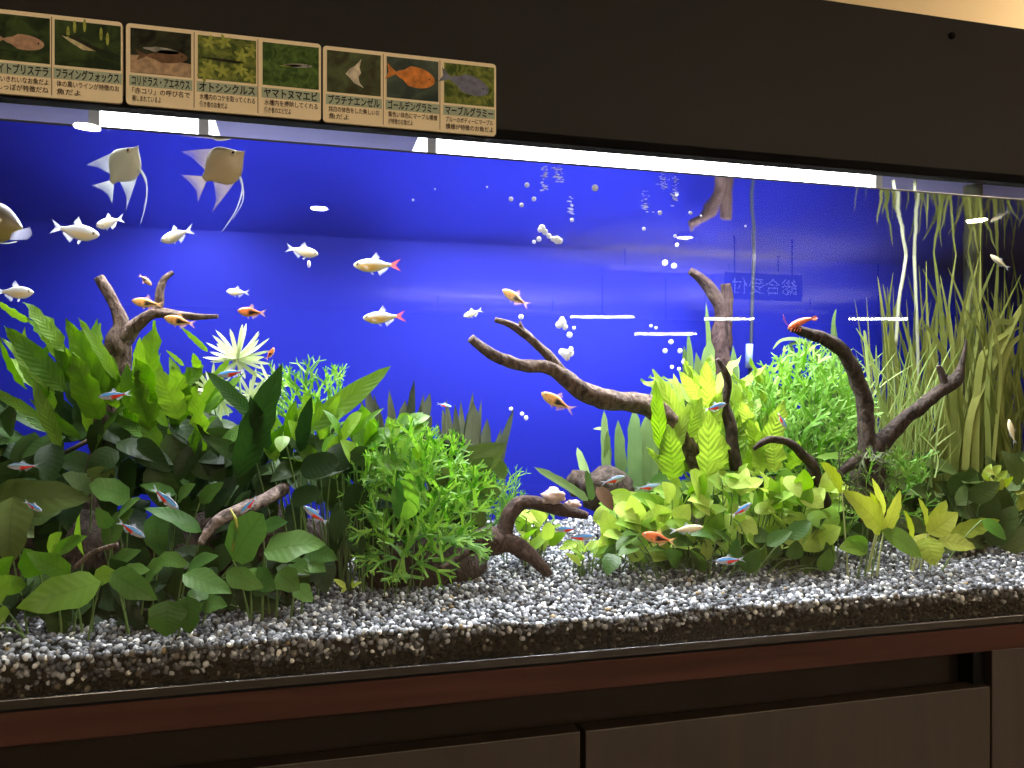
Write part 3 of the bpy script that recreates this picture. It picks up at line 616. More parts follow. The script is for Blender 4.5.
# ------------------------------------------------------------------ back row plants
p = Plant('strap_plant', 'dark brown strap leaf plant at the back, right of the left thicket', 'water plant', 395, .38, LM['strap_b'], group='dark strap plants at the back')
for bx, tx, ty, w in [(392, 368, 385, 13), (398, 388, 386, 13), (402, 416, 381, 15), (408, 427, 394, 13), (388, 378, 398, 12), (412, 418, 402, 14), (383, 362, 396, 11), (397, 404, 398, 14), (404, 422, 392, 9), (390, 376, 392, 8), (410, 434, 408, 9)]: p.L(bx, 500, tx + R.uniform(-3, 3), ty + R.uniform(-3, 8), w, R.uniform(-.02, .02), R.uniform(-.03, .03), R.choice(('strap', 'lance')), .85, .06, .15, .25, freq=2)
p.done()
p = Plant('strap_plant', 'dark olive strap leaf plant at the back against bare blue, near the long log tip', 'water plant', 465, .37, LM['strap_b'], group='dark strap plants at the back')
for bx, tx, ty, w in [(462, 455, 404, 15), (468, 474, 405, 16), (474, 468, 410, 15), (480, 514, 412, 13), (452, 440, 408, 13), (458, 447, 401, 12), (482, 489, 420, 13), (466, 462, 402, 12), (470, 484, 403, 9), (458, 436, 416, 9), (476, 500, 428, 10), (464, 470, 396, 8)]: p.L(bx, 520, tx + R.uniform(-3, 3), ty + R.uniform(-5, 8), w, R.uniform(-.02, .02), R.uniform(-.03, .03), R.choice(('strap', 'lance')), .85, .06, .15, .25, freq=2)
p.done()
p = Plant('strap_plant', 'grey green strap leaf plant under the long log, shaded', 'water plant', 625, .33, LM['strap_g'], group='grey green strap plants')
for bx, by, tx, ty, w in [(608, 500, 604, 410, 9), (606, 500, 607, 430, 9), (622, 510, 618, 420, 12), (634, 510, 634, 408, 16), (645, 510, 648, 412, 19), (630, 505, 641, 440, 9), (615, 500, 626, 455, 8), (655, 500, 662, 430, 15), (596, 505, 577, 447, 9), (648, 505, 656, 380, 15), (668, 470, 655, 372, 12)]: p.L(bx, by, tx, ty, w, R.uniform(-.03, .02), R.uniform(-.03, .02), 'strap', .85, .04, .1, .08)
p.L(588, 500, 534, 467, 9, -.1, -.12, 'strap', .6, .08, .1, .05); p.L(592, 500, 586, 470, 8, -.1, -.11, 'strap', .7, .1); p.L(607, 430, 593, 429, 5, 0, 0, 'ovate', .6)
p.done()
p = Plant('strap_plant', 'dull green strap leaf plant in front of the hazy back driftwood', 'water plant', 705, .35, LM['strap_g'], group='grey green strap plants')
for bx, by, tx, ty, w in [(700, 450, 710, 338, 17), (706, 450, 696, 352, 12), (694, 440, 688, 330, 7), (735, 450, 733, 345, 9), (738, 440, 735, 352, 8), (712, 440, 706, 302, 6), (690, 430, 684, 345, 8)]: p.L(bx, by, tx, ty, w, R.uniform(-.03, .02), R.uniform(-.03, .02), 'strap', .85, .04, .1, .05)
p.done()
# arching grass blades behind the tall driftwood
p = Plant('ribbon_grass', 'pale arching grass blades behind the tall forked driftwood tip', 'water plant', 812, .27, LM['strap_g'])
for pts in [[(818, 470), (824, 400), (815, 352), (800, 340), (782, 340), (773, 349)], [(822, 470), (828, 400), (822, 360), (806, 344), (795, 343), (786, 348)], [(830, 470), (834, 390), (833, 330), (836, 309)], [(815, 470), (806, 400), (795, 360), (790, 342)], [(812, 460), (822, 380), (812, 352)], [(840, 470), (842, 400), (838, 352), (834, 318)], [(818, 470), (815, 420), (809, 390), (806, 372)]]:
    ribbon(p.f, [P(a, b, .27) for a, b in smooth_path(pts, 5)], 5 * M(810, .27), nh(.6))
p.done()
# tall ribbon grass, right
def valli(label, px, n, x0, x1, top, Y, w=(2.6, 5.4), seed=0, lean=32):
    p = Plant('ribbon_grass', label, 'water plant', px, Y, LM['val'], group='tall ribbon grass at the right')
    for _ in range(n):
        b = R.uniform(x0, x1); h = R.uniform(*top); ln = R.uniform(-lean, lean); by = 520; Yb = min(.43, max(.05, Y + R.uniform(-.04, .04))); c = R.uniform(-22, 22)
        q = smooth_path([(b, by), (b + ln * .15 + c * .5, by + (h - by) * .35), (b + ln * .45 + c, by + (h - by) * .7), (b + ln + c * .3, h)], 5)
        ribbon(p.f, [P(x, y, min(.44, max(.02, Yb - .02 * i / len(q)))) for i, (x, y) in enumerate(q)], R.uniform(*w) * M(b, Yb), nh(.75, .6))
    return p
p = valli('tall yellow green ribbon grass clump at the back, left of the filter pipe', 915, 60, 880, 950, (265, 440), .38); p.done()
p = valli('tall yellow green ribbon grass clump in front of the filter pipe', 965, 70, 930, 1000, (228, 430), .33)
p.done()
p = valli('tall yellow green ribbon grass clump at the far right edge', 1020, 80, 980, 1075, (262, 430), .30, lean=45)
for pts in [[(965, 470), (972, 410), (1000, 350), (1020, 310), (1034, 296)], [(975, 480), (978, 380), (990, 345), (1024, 325)], [(955, 470), (952, 380), (936, 340), (922, 322)], [(1012, 480), (1000, 400), (1008, 350), (1030, 330)], [(978, 420), (992, 330), (1010, 322), (1026, 316)]]: ribbon(p.f, [P(a, b, .27) for a, b in smooth_path(pts, 5)], 7 * M(980, .27), nh(.7))
p.done()
p = Plant('hair_grass', 'fine pale tangled hair grass just right of the tall driftwood trunk', 'water plant', 885, .24, LM['grass'])
for _ in range(150):
    b = R.uniform(848, 935); h = R.uniform(335, 460); A = R.uniform(-40, 40); y0 = R.uniform(h + 30, 500); Y = .24 + R.uniform(-.05, .06)
    q = smooth_path([(b, y0), (b + A * .3 + R.uniform(-8, 8), y0 + (h - y0) * .5), (b + A + R.uniform(-10, 10), h)], 4); ribbon(p.f, [P(x, y, Y) for x, y in q], R.uniform(.8, 1.8) * M(b, Y), nh(.7, .5))
for pts in [[(888, 450), (872, 360), (856, 328)], [(872, 420), (866, 345), (864, 330)], [(905, 460), (880, 400), (876, 345)]]: ribbon(p.f, [P(x, y, .22) for x, y in smooth_path(pts, 4)], 3.4 * M(870, .22), nh(.7))
p.done()
# filter pipe, tubes
def pipe(name, label, cat, pts, rpx, mat, Y, parts=()):
    b = P(*pts[0], Y); o = thing(name, label, cat, b); m = MB(); q = smooth_path([(x, y, rpx) for x, y in pts], 5); m.tube([P(x, y, Y) for x, y, r in q], [r * M(x, Y) for x, y, r in q], 10); m.build('tube', mat, o); return o
m_pipe = plain('grey_green_plastic', (.07, .075, .05), .4); m_air = plain('cloudy_air_tube', (.30, .31, .2), .3)
o = pipe('filter_pipe', 'dull green filter pipe standing behind the tall grass at the right', 'pipe', [(973, 186), (973, 300), (972, 420), (970, 500)], 9, m_pipe, .42)
m = MB(); q = P(971, 470, .42); m.tube([q + Vector((0, 0, -.05)), q], [.016, .016], 14); m.build('strainer', m_black, o)
pipe('air_tube', 'pale kinked air tube hanging from the surface left of its straight twin', 'tube', [(893, 180), (899, 215), (906, 245), (904, 270), (899, 300), (896, 345)], 1.7, m_air, .36)
pipe('air_tube', 'pale straight air tube hanging from the surface right of the kinked one', 'tube', [(915, 180), (914, 240), (916, 300), (918, 360), (918, 430)], 1.7, m_air, .36)
o = pipe('thermometer_tube', 'thin grey tube at the back below the hanging sign reflection', 'tube', [(754, 255), (752, 310), (750, 370), (748, 400)], 1.8, plain('grey_tube', (.015, .02, .04), .4), .42)
m = MB(); m.tube([P(748.5, 368, .415), P(749.5, 344, .415)], [3.6 * M(749, .415)] * 2, 10); m.build('check_valve', plain('milky_plastic', (.16, .21, .42), .4), o)['label'] = 'pale milky valve body'

# ------------------------------------------------------------------ left thicket
p = Plant('java_fern', 'java fern at the far left, long leaves leaning left over the blue', 'water plant', 70, .2, LM['fern_l'], ms_brown, 'java ferns')
for a in [(64, 352, 24, 302, 19, 'lance'), (30, 322, -4, 300, 9, 'lance'), (50, 345, 27, 318, 11, 'lance'), (66, 392, 4, 326, 24, 'lance'), (56, 394, 2, 338, 16, 'lance'), (84, 380, 40, 330, 17, 'lance'), (108, 400, 66, 318, 24, 'lance'), (120, 398, 82, 330, 30, 'lance'), (94, 392, 60, 345, 20, 'lance'), (116, 380, 78, 318, 13, 'lance'), (100, 420, 74, 352, 30, 'lance'), (122, 412, 108, 352, 24, 'lance')]:
    dY = R.uniform(-.04, .03); p.L(*a[:5], dY, dY - .03, 'lance', R.uniform(.5, .85), .13, .12, .34, freq=3.3)
p.fill((10, 350, 130, 430), 20, (10, 18), (45, 75), (-.02, .08), (85, 470), None, 25, 'lance', (.4, .8), .1, .12, .2, False, 4)
p.rhizome([(60, 455, 0), (90, 440, .0), (120, 440, 0)]); p.done()
p = Plant('java_fern', 'java fern with one tall bright notched leaf under the forked driftwood arm', 'water plant', 165, .17, LM['fern_l'], ms_brown, 'java ferns')
for a in [(150, 402, 156, 321, 31), (140, 385, 140, 337, 14), (166, 408, 204, 366, 30), (160, 400, 136, 358, 24), (180, 420, 158, 368, 26), (186, 402, 172, 366, 20), (172, 425, 196, 386, 22), (208, 352, 181, 327, 6), (184, 366, 166, 350, 5), (200, 372, 193, 353, 10), (150, 430, 138, 370, 34), (206, 440, 196, 384, 24)]:
    dY = R.uniform(-.03, .03); p.L(*a, dY, dY - .02, 'lance', R.uniform(.55, .9), .10, .12, .30, freq=3.3)
p.fill((125, 380, 225, 450), 22, (10, 18), (40, 66), (.0, .08), (170, 480), None, 30, 'lance', (.4, .8), .1, .12, .2, False, 4)
p.rhizome([(150, 450, 0), (180, 440, .0), (205, 446, 0)]); p.done()
p = Plant('java_fern', 'java fern with a long dark upright leaf at the middle of the left thicket', 'water plant', 255, .12, LM['fern_d'], ms_brown, 'java ferns')
for a in [(238, 478, 282, 364, 33), (254, 418, 206, 371, 17), (268, 450, 250, 396, 18), (300, 452, 312, 396, 18)]: p.L(*a, 0, -.02, 'lance', .8, .06, .14, .06, freq=4)
p.rhizome([(235, 480, 0), (255, 474, 0)]); p.done()
p = Plant('java_fern', 'java fern with a long ribbed leaf pointing up right over bare blue', 'water plant', 310, .15, LM['fern_l'], ms_brown, 'java ferns')
for a in [(306, 432, 391, 366, 25), (300, 440, 303, 405, 17), (288, 440, 296, 400, 16), (243, 425, 218, 450, 13), (320, 440, 340, 395, 14), (262, 445, 268, 404, 16), (324, 440, 318, 398, 15), (276, 462, 262, 414, 18), (232, 400, 216, 372, 10)]: p.L(*a, R.uniform(-.01, .02), R.uniform(-.03, .01), 'lance', .75, .08, .16, .1, freq=6)
p.rhizome([(290, 446, 0), (310, 440, 0)]); p.done()
# star plant
p = Plant('star_plant', 'pale starburst stem plant with needle leaves behind the left thicket', 'water plant', 232, .24, LM['star'])
def whorl(p, px, py, Y, n, lr, w, a0=0, a1=360):
    c = P(px, py, Y)
    for i in range(n):
        A = math.radians(a0 + (a1 - a0) * (i + R.uniform(-.3, .3)) / n); l = R.uniform(*lr) * M(px, Y); d = Vector((CT, -ST, 0)) * math.cos(A) + Vector((0, 0, 1)) * math.sin(A) - VIEW * R.uniform(-.5, .5)
        leaf(p.f, c, c + d.normalized() * l, w * M(px, Y) * R.uniform(.7, 1.2), nh(.7), 'strap', -.12, .1, nu=6, nv=2)
whorl(p, 237, 358, .24, 20, (26, 42), 3.6, -20, 200); whorl(p, 237, 360, .24, 10, (18, 32), 4, 0, 360); whorl(p, 210, 390, .25, 14, (18, 32), 3.4); whorl(p, 250, 395, .25, 14, (18, 32), 3.4); whorl(p, 222, 400, .24, 12, (14, 26), 3); whorl(p, 270, 385, .25, 12, (16, 28), 3)
for a, b in [((237, 358), (243, 470)), ((210, 390), (225, 470)), ((250, 395), (248, 470)), ((270, 385), (262, 470))]: p.s.tube([P(*a, .245), P((a[0] + b[0]) / 2 + 3, (a[1] + b[1]) / 2, .245), P(*b, .245)], .0013, 6)
p.done()
p = Plant('lace_fern', 'small lace fern tuft peeking over the top centre of the left thicket', 'water plant', 315, .22, LM['wind'], group='lace ferns'); lace(p, (272, 372, 345, 425), 46, (26, 42), 3.0, 2, (312, 450), 35); p.done()
# upper middle anubias
p = Plant('anubias', 'bright anubias on the crest of the left thicket, above the lace fern', 'water plant', 375, .14, LM['anu_t'], group='anubias plants')
for a in [(396, 452, 424, 434, 17, 'ovate'), (342, 440, 362, 413, 20, 'round'), (352, 436, 384, 408, 9, 'lance'), (362, 448, 392, 432, 22, 'round'), (356, 462, 340, 440, 20, 'ovate'), (284, 436, 280, 452, 15, 'ovate'), (376, 460, 408, 470, 18, 'ovate'), (330, 430, 345, 412, 16, 'round'), (384, 446, 404, 424, 15, 'ovate'), (312, 450, 296, 430, 18, 'ovate'), (322, 456, 336, 434, 16, 'ovate'), (300, 440, 288, 420, 15, 'ovate')]: p.L(*a[:5], R.uniform(-.04, .01), None, a[5], .55, .12, .15, 0, True)
p.fill((290, 415, 420, 470), 26, (14, 21), (24, 36), (-.03, .06), (355, 480), None, 60, 'ovate', (.2, .7), .15)
p.fill((240, 400, 310, 450), 10, (12, 17), (24, 34), (.0, .06), (275, 480), None, 50, 'ovate', (.2, .7), .15)
p.done()
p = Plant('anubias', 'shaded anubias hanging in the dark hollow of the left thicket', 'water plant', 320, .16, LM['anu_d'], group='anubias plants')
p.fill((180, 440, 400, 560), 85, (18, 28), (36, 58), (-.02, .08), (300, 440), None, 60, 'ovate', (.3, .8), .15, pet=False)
for a in [(332, 446, 346, 470, 26), (300, 470, 340, 462, 26), (291, 500, 321, 492, 20), (356, 515, 356, 482, 25), (366, 548, 345, 538, 20), (372, 460, 350, 452, 20)]: p.L(*a, -.05, -.07, 'round', .8, .12, .1, 0, True)
p.done()
p = Plant('anubias', 'grey green anubias leaf cluster right of the dark back straps', 'water plant', 462, .2, LM['anu_o'], group='anubias plants')
for a in [(456, 462, 504, 444, 20, 'lance'), (452, 486, 456, 462, 24, 'round'), (440, 460, 434, 443, 14, 'ovate'), (470, 476, 494, 458, 20, 'ovate'), (486, 472, 505, 442, 12, 'lance'), (478, 526, 480, 504, 17, 'round'), (494, 500, 480, 476, 22, 'ovate'), (446, 500, 436, 470, 20, 'ovate')]: p.L(*a[:5], R.uniform(-.03, .03), None, a[5], .75, .1, .12, .05, True)
p.fill((430, 450, 500, 520), 14, (14, 22), (26, 40), (.02, .08), (465, 540), None, 60, 'ovate', (.3, .8), .15)
p.done()
p = Plant('lace_fern', 'large bright lace fern at the right end of the left thicket, above the gravel', 'water plant', 415, .13, LM['wind'], group='lace ferns')
def shp(x, y): return ((x - 418) / 62) ** 2 + ((y - 508) / 70) ** 2 < 1
lace(p, (355, 435, 485, 580), 210, (28, 44), 3.8, 2, (420, 570), 60, (-.06, .06), shp)
for (x, y, A) in [(395, 475, 170), (385, 480, 190), (380, 522, 140), (372, 530, 200), (378, 555, 200), (400, 560, 250), (468, 545, -20), (470, 535, 10), (478, 510, 20), (450, 455, 60), (470, 490, 45), (425, 452, 95)]:
    for _ in range(3):
        a = math.radians(A + R.uniform(-30, 30)); d = Vector((CT, -ST, 0)) * math.cos(a) + Vector((0, 0, 1)) * math.sin(a) - VIEW * .2; fork(p.f, P(x, y, .09), d, 13 * M(x, .09), 3 * M(x, .09), 2, nh(.6, .4))
p.L(406, 520, 410, 470, 27, -.03, -.05, 'lance', .85, .06, .12, .12, freq=6); p.L(398, 480, 398, 520, 14, -.05, -.06, 'lance', .85, .05)
p.done()
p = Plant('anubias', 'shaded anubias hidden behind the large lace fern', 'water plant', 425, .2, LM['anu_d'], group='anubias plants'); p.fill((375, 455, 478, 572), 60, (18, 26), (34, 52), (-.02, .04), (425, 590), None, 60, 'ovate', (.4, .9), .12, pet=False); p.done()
p = Plant('moss', 'feathery moss tuft right of the large lace fern', 'moss', 495, .2, LM['wind'], group='feathery mosses'); lace(p, (475, 478, 518, 525), 60, (18, 28), 1.6, 2, (490, 540), 50, (-.03, .04)); p.done()

# lower left anubias plants, big leaves in front
def anub(label, px, Y, mat, leaves, kind='ovate', group='anubias plants', face=(.5, .8)):
    p = Plant('anubias', label, 'water plant', px, Y, LM[mat], group=group)
    for a in leaves: p.L(*a[:5], a[6] if len(a) > 6 else 0, None, a[5] if len(a) > 5 else kind, R.uniform(*face), .14, .12, .05, True, 1.5)
    return p
p = anub('large olive anubias at the far left edge with a broad wavy leaf', 45, .14, 'anu_o', [(-14, 500, 92, 499, 42, 'lance', .0), (14, 496, 10, 566, 40, 'ovate', -.03), (-4, 505, 3, 448, 22, 'ovate'), (92, 492, 62, 474, 24, 'ovate', .04), (115, 478, 86, 470, 20, 'lance', .03), (5, 520, 34, 538, 26, 'ovate', -.01), (60, 500, 20, 528, 30, 'ovate', .01)]); p.rhizome([(10, 575, 0), (45, 570, 0), (80, 566, 0)]); p.done()
p = anub('anubias at the lower left corner with one long pale front leaf', 60, .03, 'anu_t', [(101, 582, 16, 608, 36, 'ovate', 0), (93, 578, 120, 574, 20, 'ovate', .02), (70, 574, 26, 552, 22, 'ovate', .02), (40, 575, 24, 548, 26, 'ovate', .03), (50, 556, 62, 532, 22, 'ovate', .03), (84, 556, 80, 514, 14, 'lance', .02), (52, 556, 88, 536, 18, 'ovate', .02), (-6, 600, 12, 580, 26, 'round', 0), (-8, 630, 10, 612, 24, 'round', 0), (20, 592, 4, 574, 20, 'ovate', .02), (-10, 590, 14, 556, 26, 'ovate', .03)]); p.rhizome([(30, 620, .02), (70, 612, .03), (110, 606, .03)]); p.done()
p = anub('anubias with bright round leaf above the lower left leaves', 120, .12, 'anu', [(130, 498, 89, 484, 23, 'round', 0), (118, 516, 141, 498, 18, 'ovate', .01), (202, 532, 144, 508, 21, 'ovate', -.03), (176, 494, 139, 485, 12, 'ovate', 0), (110, 528, 96, 507, 15, 'ovate', 0), (104, 548, 134, 508, 28, 'ovate', .02), (156, 512, 162, 558, 27, 'ovate', .01), (110, 566, 142, 550, 18, 'ovate', -.02), (178, 500, 196, 484, 16, 'ovate', .02), (200, 502, 224, 482, 16, 'ovate', .02)]); p.rhizome([(100, 580, .0), (140, 575, 0), (170, 575, 0)]); p.done()
p = anub('front anubias with leaves touching the gravel at the lower left', 150, .032, 'anu', [(112, 572, 158, 600, 27, 'ovate', 0), (120, 576, 150, 570, 20, 'ovate', .01), (168, 600, 166, 637, 36, 'ovate', -.02), (188, 596, 190, 634, 32, 'ovate', -.02), (146, 580, 165, 560, 20, 'round', .02), (160, 556, 190, 566, 16, 'ovate', .02), (188, 568, 219, 556, 18, 'ovate', .02), (183, 574, 232, 594, 25, 'ovate', .0), (226, 572, 264, 588, 22, 'ovate', .01), (200, 604, 228, 606, 20, 'ovate', .02), (206, 590, 186, 604, 18, 'ovate', .02)]); p.rhizome([(120, 612, .01), (170, 610, .01), (230, 604, .01)]); p.done()
p = anub('anubias with a large round veined leaf in front of the speckled wood stub', 268, .05, 'anu', [(233, 560, 264, 514, 40, 'round', 0), (264, 552, 326, 544, 36, 'ovate', 0), (262, 528, 288, 522, 17, 'ovate', .02), (250, 572, 276, 590, 24, 'ovate', 0), (278, 572, 300, 590, 26, 'ovate', 0), (296, 586, 313, 602, 18, 'ovate', 0), (306, 548, 338, 560, 20, 'ovate', .02), (300, 560, 326, 572, 20, 'ovate', .02), (262, 584, 240, 572, 20, 'ovate', 0), (290, 562, 310, 576, 20, 'ovate', .02)]); p.rhizome([(240, 598, .0), (275, 594, 0), (300, 592, 0)])
m = MB(); m.tube([P(232, 552, .048), P(238, 528, .042), P(235, 518, .04), P(230, 508, .04)], [.0012, .0018, .0016, .0004], 6); p.extra.append(('leaf_bud', m, plain('yellow_bud', (.38, .38, .06), .4))); p.done()
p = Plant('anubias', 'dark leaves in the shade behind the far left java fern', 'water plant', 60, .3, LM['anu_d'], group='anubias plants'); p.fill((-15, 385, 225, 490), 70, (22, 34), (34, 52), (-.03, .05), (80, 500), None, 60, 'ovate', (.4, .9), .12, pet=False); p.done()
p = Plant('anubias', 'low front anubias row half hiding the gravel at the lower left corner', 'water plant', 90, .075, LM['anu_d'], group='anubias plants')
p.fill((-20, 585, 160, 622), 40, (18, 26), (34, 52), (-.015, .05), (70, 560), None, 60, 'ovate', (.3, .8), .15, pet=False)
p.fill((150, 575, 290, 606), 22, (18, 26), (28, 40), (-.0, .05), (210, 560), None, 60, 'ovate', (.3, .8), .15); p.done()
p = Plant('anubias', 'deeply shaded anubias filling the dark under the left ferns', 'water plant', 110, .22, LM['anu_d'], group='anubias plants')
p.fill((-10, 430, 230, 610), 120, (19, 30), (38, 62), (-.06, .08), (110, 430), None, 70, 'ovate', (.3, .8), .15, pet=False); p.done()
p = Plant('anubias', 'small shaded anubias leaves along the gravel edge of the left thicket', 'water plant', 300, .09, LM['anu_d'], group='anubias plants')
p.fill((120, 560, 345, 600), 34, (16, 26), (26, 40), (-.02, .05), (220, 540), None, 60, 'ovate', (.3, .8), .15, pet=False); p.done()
p = Plant('seedling', 'tiny yellow leaf seedling on the gravel left of the mossy stone', 'water plant', 347, .07, LM['crypt'])
for a in [(346, 588, 333, 579, 7), (346, 588, 342, 593, 6), (352, 588, 362, 582, 7), (352, 588, 354, 580, 6)]: p.L(*a, 0, -.005, 'ovate', .5)
p.done()
pts = [(75, 568), (88, 556), (102, 549), (118, 545)]
m = MB(); m.tube([P(x, y, .05) for x, y in smooth_path(pts, 4)], [2.6 * M(90, .05)] * 13, 7, .2, 2, 90); o = m.build('twig', m_wood); c = P(75, 568, .05)
for v in o.data.vertices: v.co -= c
o.location = c; tag(o, 'short bare brown twig lying over the lower left leaves', 'twig')

# ------------------------------------------------------------------ centre and right plants
p = Plant('stem_plant', 'small yellow green plant seen through the arched root', 'water plant', 536, .2, LM['nana'], group='small lime plants')
p.fill((516, 512, 558, 545), 26, (9, 14), (14, 22), (-.03, .04), (536, 560), None, 60, 'ovate', (.3, .8)); p.L(547, 540, 548, 522, 13, -.05, -.06, 'round', .8)
p.done()
p = Plant('stem_plant', 'low sprawling small leaf plant on the gravel right of the arched root', 'water plant', 588, .14, LM['nana'], group='small lime plants')
for a in [(582, 552, 566, 545, 6), (584, 555, 572, 562, 7), (592, 556, 612, 558, 6), (590, 553, 610, 545, 7), (594, 548, 606, 538, 7), (584, 548, 578, 538, 7), (598, 556, 616, 552, 6)]: p.L(*a, 0, -.01, 'lance', .5)
p.fill((565, 538, 618, 560), 18, (6, 9), (12, 22), (-.02, .03), (590, 566), None, 60, 'lance', (.3, .7)); p.done()
p = Plant('java_fern', 'big bright ribbed java fern at the right of the long log', 'water plant', 705, .19, LM['fern_r'], ms_brown, 'java ferns')
for a in [(706, 478, 706, 404, 27), (690, 452, 653, 369, 21), (674, 480, 668, 424, 26), (728, 466, 734, 408, 26), (708, 420, 706, 360, 20), (700, 400, 679, 371, 14), (700, 392, 686, 364, 10), (704, 444, 722, 390, 20), (696, 470, 690, 408, 22), (720, 470, 716, 430, 22), (742, 446, 730, 374, 16), (664, 470, 690, 400, 16), (745, 430, 760, 398, 16), (756, 440, 738, 398, 16), (738, 476, 766, 430, 20), (686, 440, 700, 392, 18), (752, 412, 732, 374, 14), (660, 450, 655, 380, 16)]:
    dY = R.uniform(-.04, .03); p.L(*a, dY, dY - R.uniform(-.01, .04), 'lance', R.uniform(.45, .85), .13, .2, .34, freq=3.2)
p.fill((655, 375, 780, 470), 46, (11, 18), (34, 56), (.0, .09), (715, 500), None, 35, 'lance', (.35, .8), .12, .2, .32, False, 3.4)
p.rhizome([(690, 485, 0), (720, 482, 0), (745, 480, 0)]); p.done()
p = Plant('java_fern', 'java fern with pointed bright leaf beside the thin bent root', 'water plant', 775, .16, LM['fern_r'], ms_brown, 'java ferns')
for a in [(765, 450, 784, 400, 22), (774, 472, 772, 436, 26), (758, 460, 748, 418, 18), (790, 470, 798, 440, 18), (762, 476, 752, 440, 18)]: p.L(*a, R.uniform(-.0, .02), None, 'lance', .75, .09, .15, .28, freq=3)
p.rhizome([(760, 480, 0), (780, 478, 0)]); p.done()
p = Plant('lace_fern', 'dense pale lace fern bush between the bright java fern and the tall driftwood', 'water plant', 810, .25, LM['wind_r'], group='lace ferns')
def shp2(x, y): return ((x - 808) / 56) ** 2 + ((y - 420) / 66) ** 2 < 1
lace(p, (752, 352, 868, 485), 300, (24, 38), 3.0, 2, (808, 490), 50, (-.06, .06), shp2); p.done()
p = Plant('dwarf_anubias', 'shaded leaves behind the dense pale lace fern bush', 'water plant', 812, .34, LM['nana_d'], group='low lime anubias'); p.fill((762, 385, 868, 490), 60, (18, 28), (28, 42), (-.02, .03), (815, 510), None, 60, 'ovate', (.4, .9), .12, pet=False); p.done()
p = Plant('moss', 'bright feathery moss at the foot of the tall driftwood', 'moss', 895, .16, LM['wind_r'], group='feathery mosses'); lace(p, (852, 458, 925, 520), 90, (20, 32), 2.0, 2, (888, 540), 60, (-.04, .05)); p.done()
p = Plant('moss', 'sparse olive moss hanging on the tall driftwood foot', 'moss', 862, .12, LM['moss'], group='feathery mosses'); lace(p, (838, 452, 890, 500), 70, (14, 24), 1.5, 2, (866, 450), 70, (-.02, .03)); p.done()
# lime anubias nana carpet: four plants
def nana(label, px, Y, box, n, leaves=(), mat='nana', sz=(15, 22), L=(22, 32)):
    p = Plant('dwarf_anubias', label, 'water plant', px, Y, LM[mat], group='low lime anubias')
    for a in leaves: p.L(*a[:5], -.03, -.05, a[5] if len(a) > 5 else 'ovate', R.uniform(.45, .8), .14, .15, 0, True)
    cx = (box[0] + box[2]) / 2
    p.fill(box, n, sz, L, (-.04, .06), (cx, box[3] + 10), None, 75, 'ovate', (.25, .75), .16); p.rhizome([(px - 20, box[3] + 6, 0), (px + 20, box[3] + 6, 0)]); p.done()
nana('low lime anubias behind the orange fish, right of the drooping brown leaf', 640, .16, (600, 495, 680, 555), 40, [(622, 510, 640, 535, 20), (648, 530, 662, 510, 20, 'round'), (640, 530, 664, 520, 14), (632, 536, 648, 544, 14), (616, 504, 636, 520, 17), (668, 548, 652, 562, 20), (670, 560, 660, 546, 18)])
nana('low lime anubias below the big ribbed java fern', 695, .15, (655, 480, 735, 550), 44, [(700, 498, 690, 470, 22, 'round'), (692, 492, 710, 516, 14), (726, 498, 708, 480, 22), (712, 530, 722, 512, 16), (672, 500, 662, 482, 18), (676, 520, 690, 504, 20), (700, 540, 716, 544, 18), (664, 560, 666, 540, 18)])
nana('low lime anubias in the middle of the right bank, above the red and blue fish', 755, .14, (720, 475, 795, 550), 50, [(722, 480, 752, 486, 18), (740, 490, 764, 480, 16), (778, 512, 770, 476, 14, 'lance'), (770, 500, 780, 480, 14), (754, 508, 776, 512, 16), (738, 520, 758, 534, 20), (768, 540, 780, 526, 20), (760, 512, 776, 500, 16), (772, 498, 758, 470, 10, 'lance')])
nana('low green anubias at the right end of the bank with one broad dark leaf', 805, .13, (770, 478, 840, 545), 36, [(826, 538, 782, 542, 26), (800, 492, 824, 508, 20), (810, 512, 826, 530, 20), (800, 506, 812, 488, 16), (786, 476, 800, 498, 18)])
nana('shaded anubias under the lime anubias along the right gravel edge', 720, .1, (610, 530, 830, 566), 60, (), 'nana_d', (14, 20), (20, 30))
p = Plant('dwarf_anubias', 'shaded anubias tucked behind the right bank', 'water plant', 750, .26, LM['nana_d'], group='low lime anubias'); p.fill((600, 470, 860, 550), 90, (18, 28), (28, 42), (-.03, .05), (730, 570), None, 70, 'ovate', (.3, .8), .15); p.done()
# crypts
p = Plant('sword_plant', 'yellow green sword plant with upright oval leaves near the right front glass', 'water plant', 885, .06, LM['crypt'], ms_pale)
for a in [(884, 532, 842, 490, 28, 'ovate'), (884, 515, 872, 478, 9, 'lance'), (880, 516, 870, 492, 9, 'lance'), (842, 492, 820, 462, 20, 'lance'), (878, 528, 922, 556, 0.1), (884, 534, 900, 490, 14, 'lance')]: p.L(*a[:5], R.uniform(-.01, .02), None, a[5] if len(a) > 5 else 'ovate', .75, .1, .15, .04, True)
p.done()
p = Plant('sword_plant', 'yellow green sword plant leaning right at the right front glass', 'water plant', 930, .07, LM['crypt'], ms_pale)
for a in [(926, 534, 918, 498, 16, 'lance'), (928, 534, 958, 512, 22, 'ovate'), (950, 534, 1000, 520, 17, 'ovate'), (924, 538, 934, 566, 28, 'ovate'), (938, 540, 976, 548, 18, 'ovate'), (914, 536, 940, 560, 22, 'ovate'), (912, 540, 904, 510, 8, 'lance'), (932, 530, 946, 500, 16, 'lance')]: p.L(*a[:5], R.uniform(-.01, .02), None, a[5], .7, .12, .15, .06, True)
p.done()
p = Plant('anubias', 'green leaved anubias between the two yellow green sword plants', 'water plant', 880, .05, LM['anu_t'], group='anubias plants')
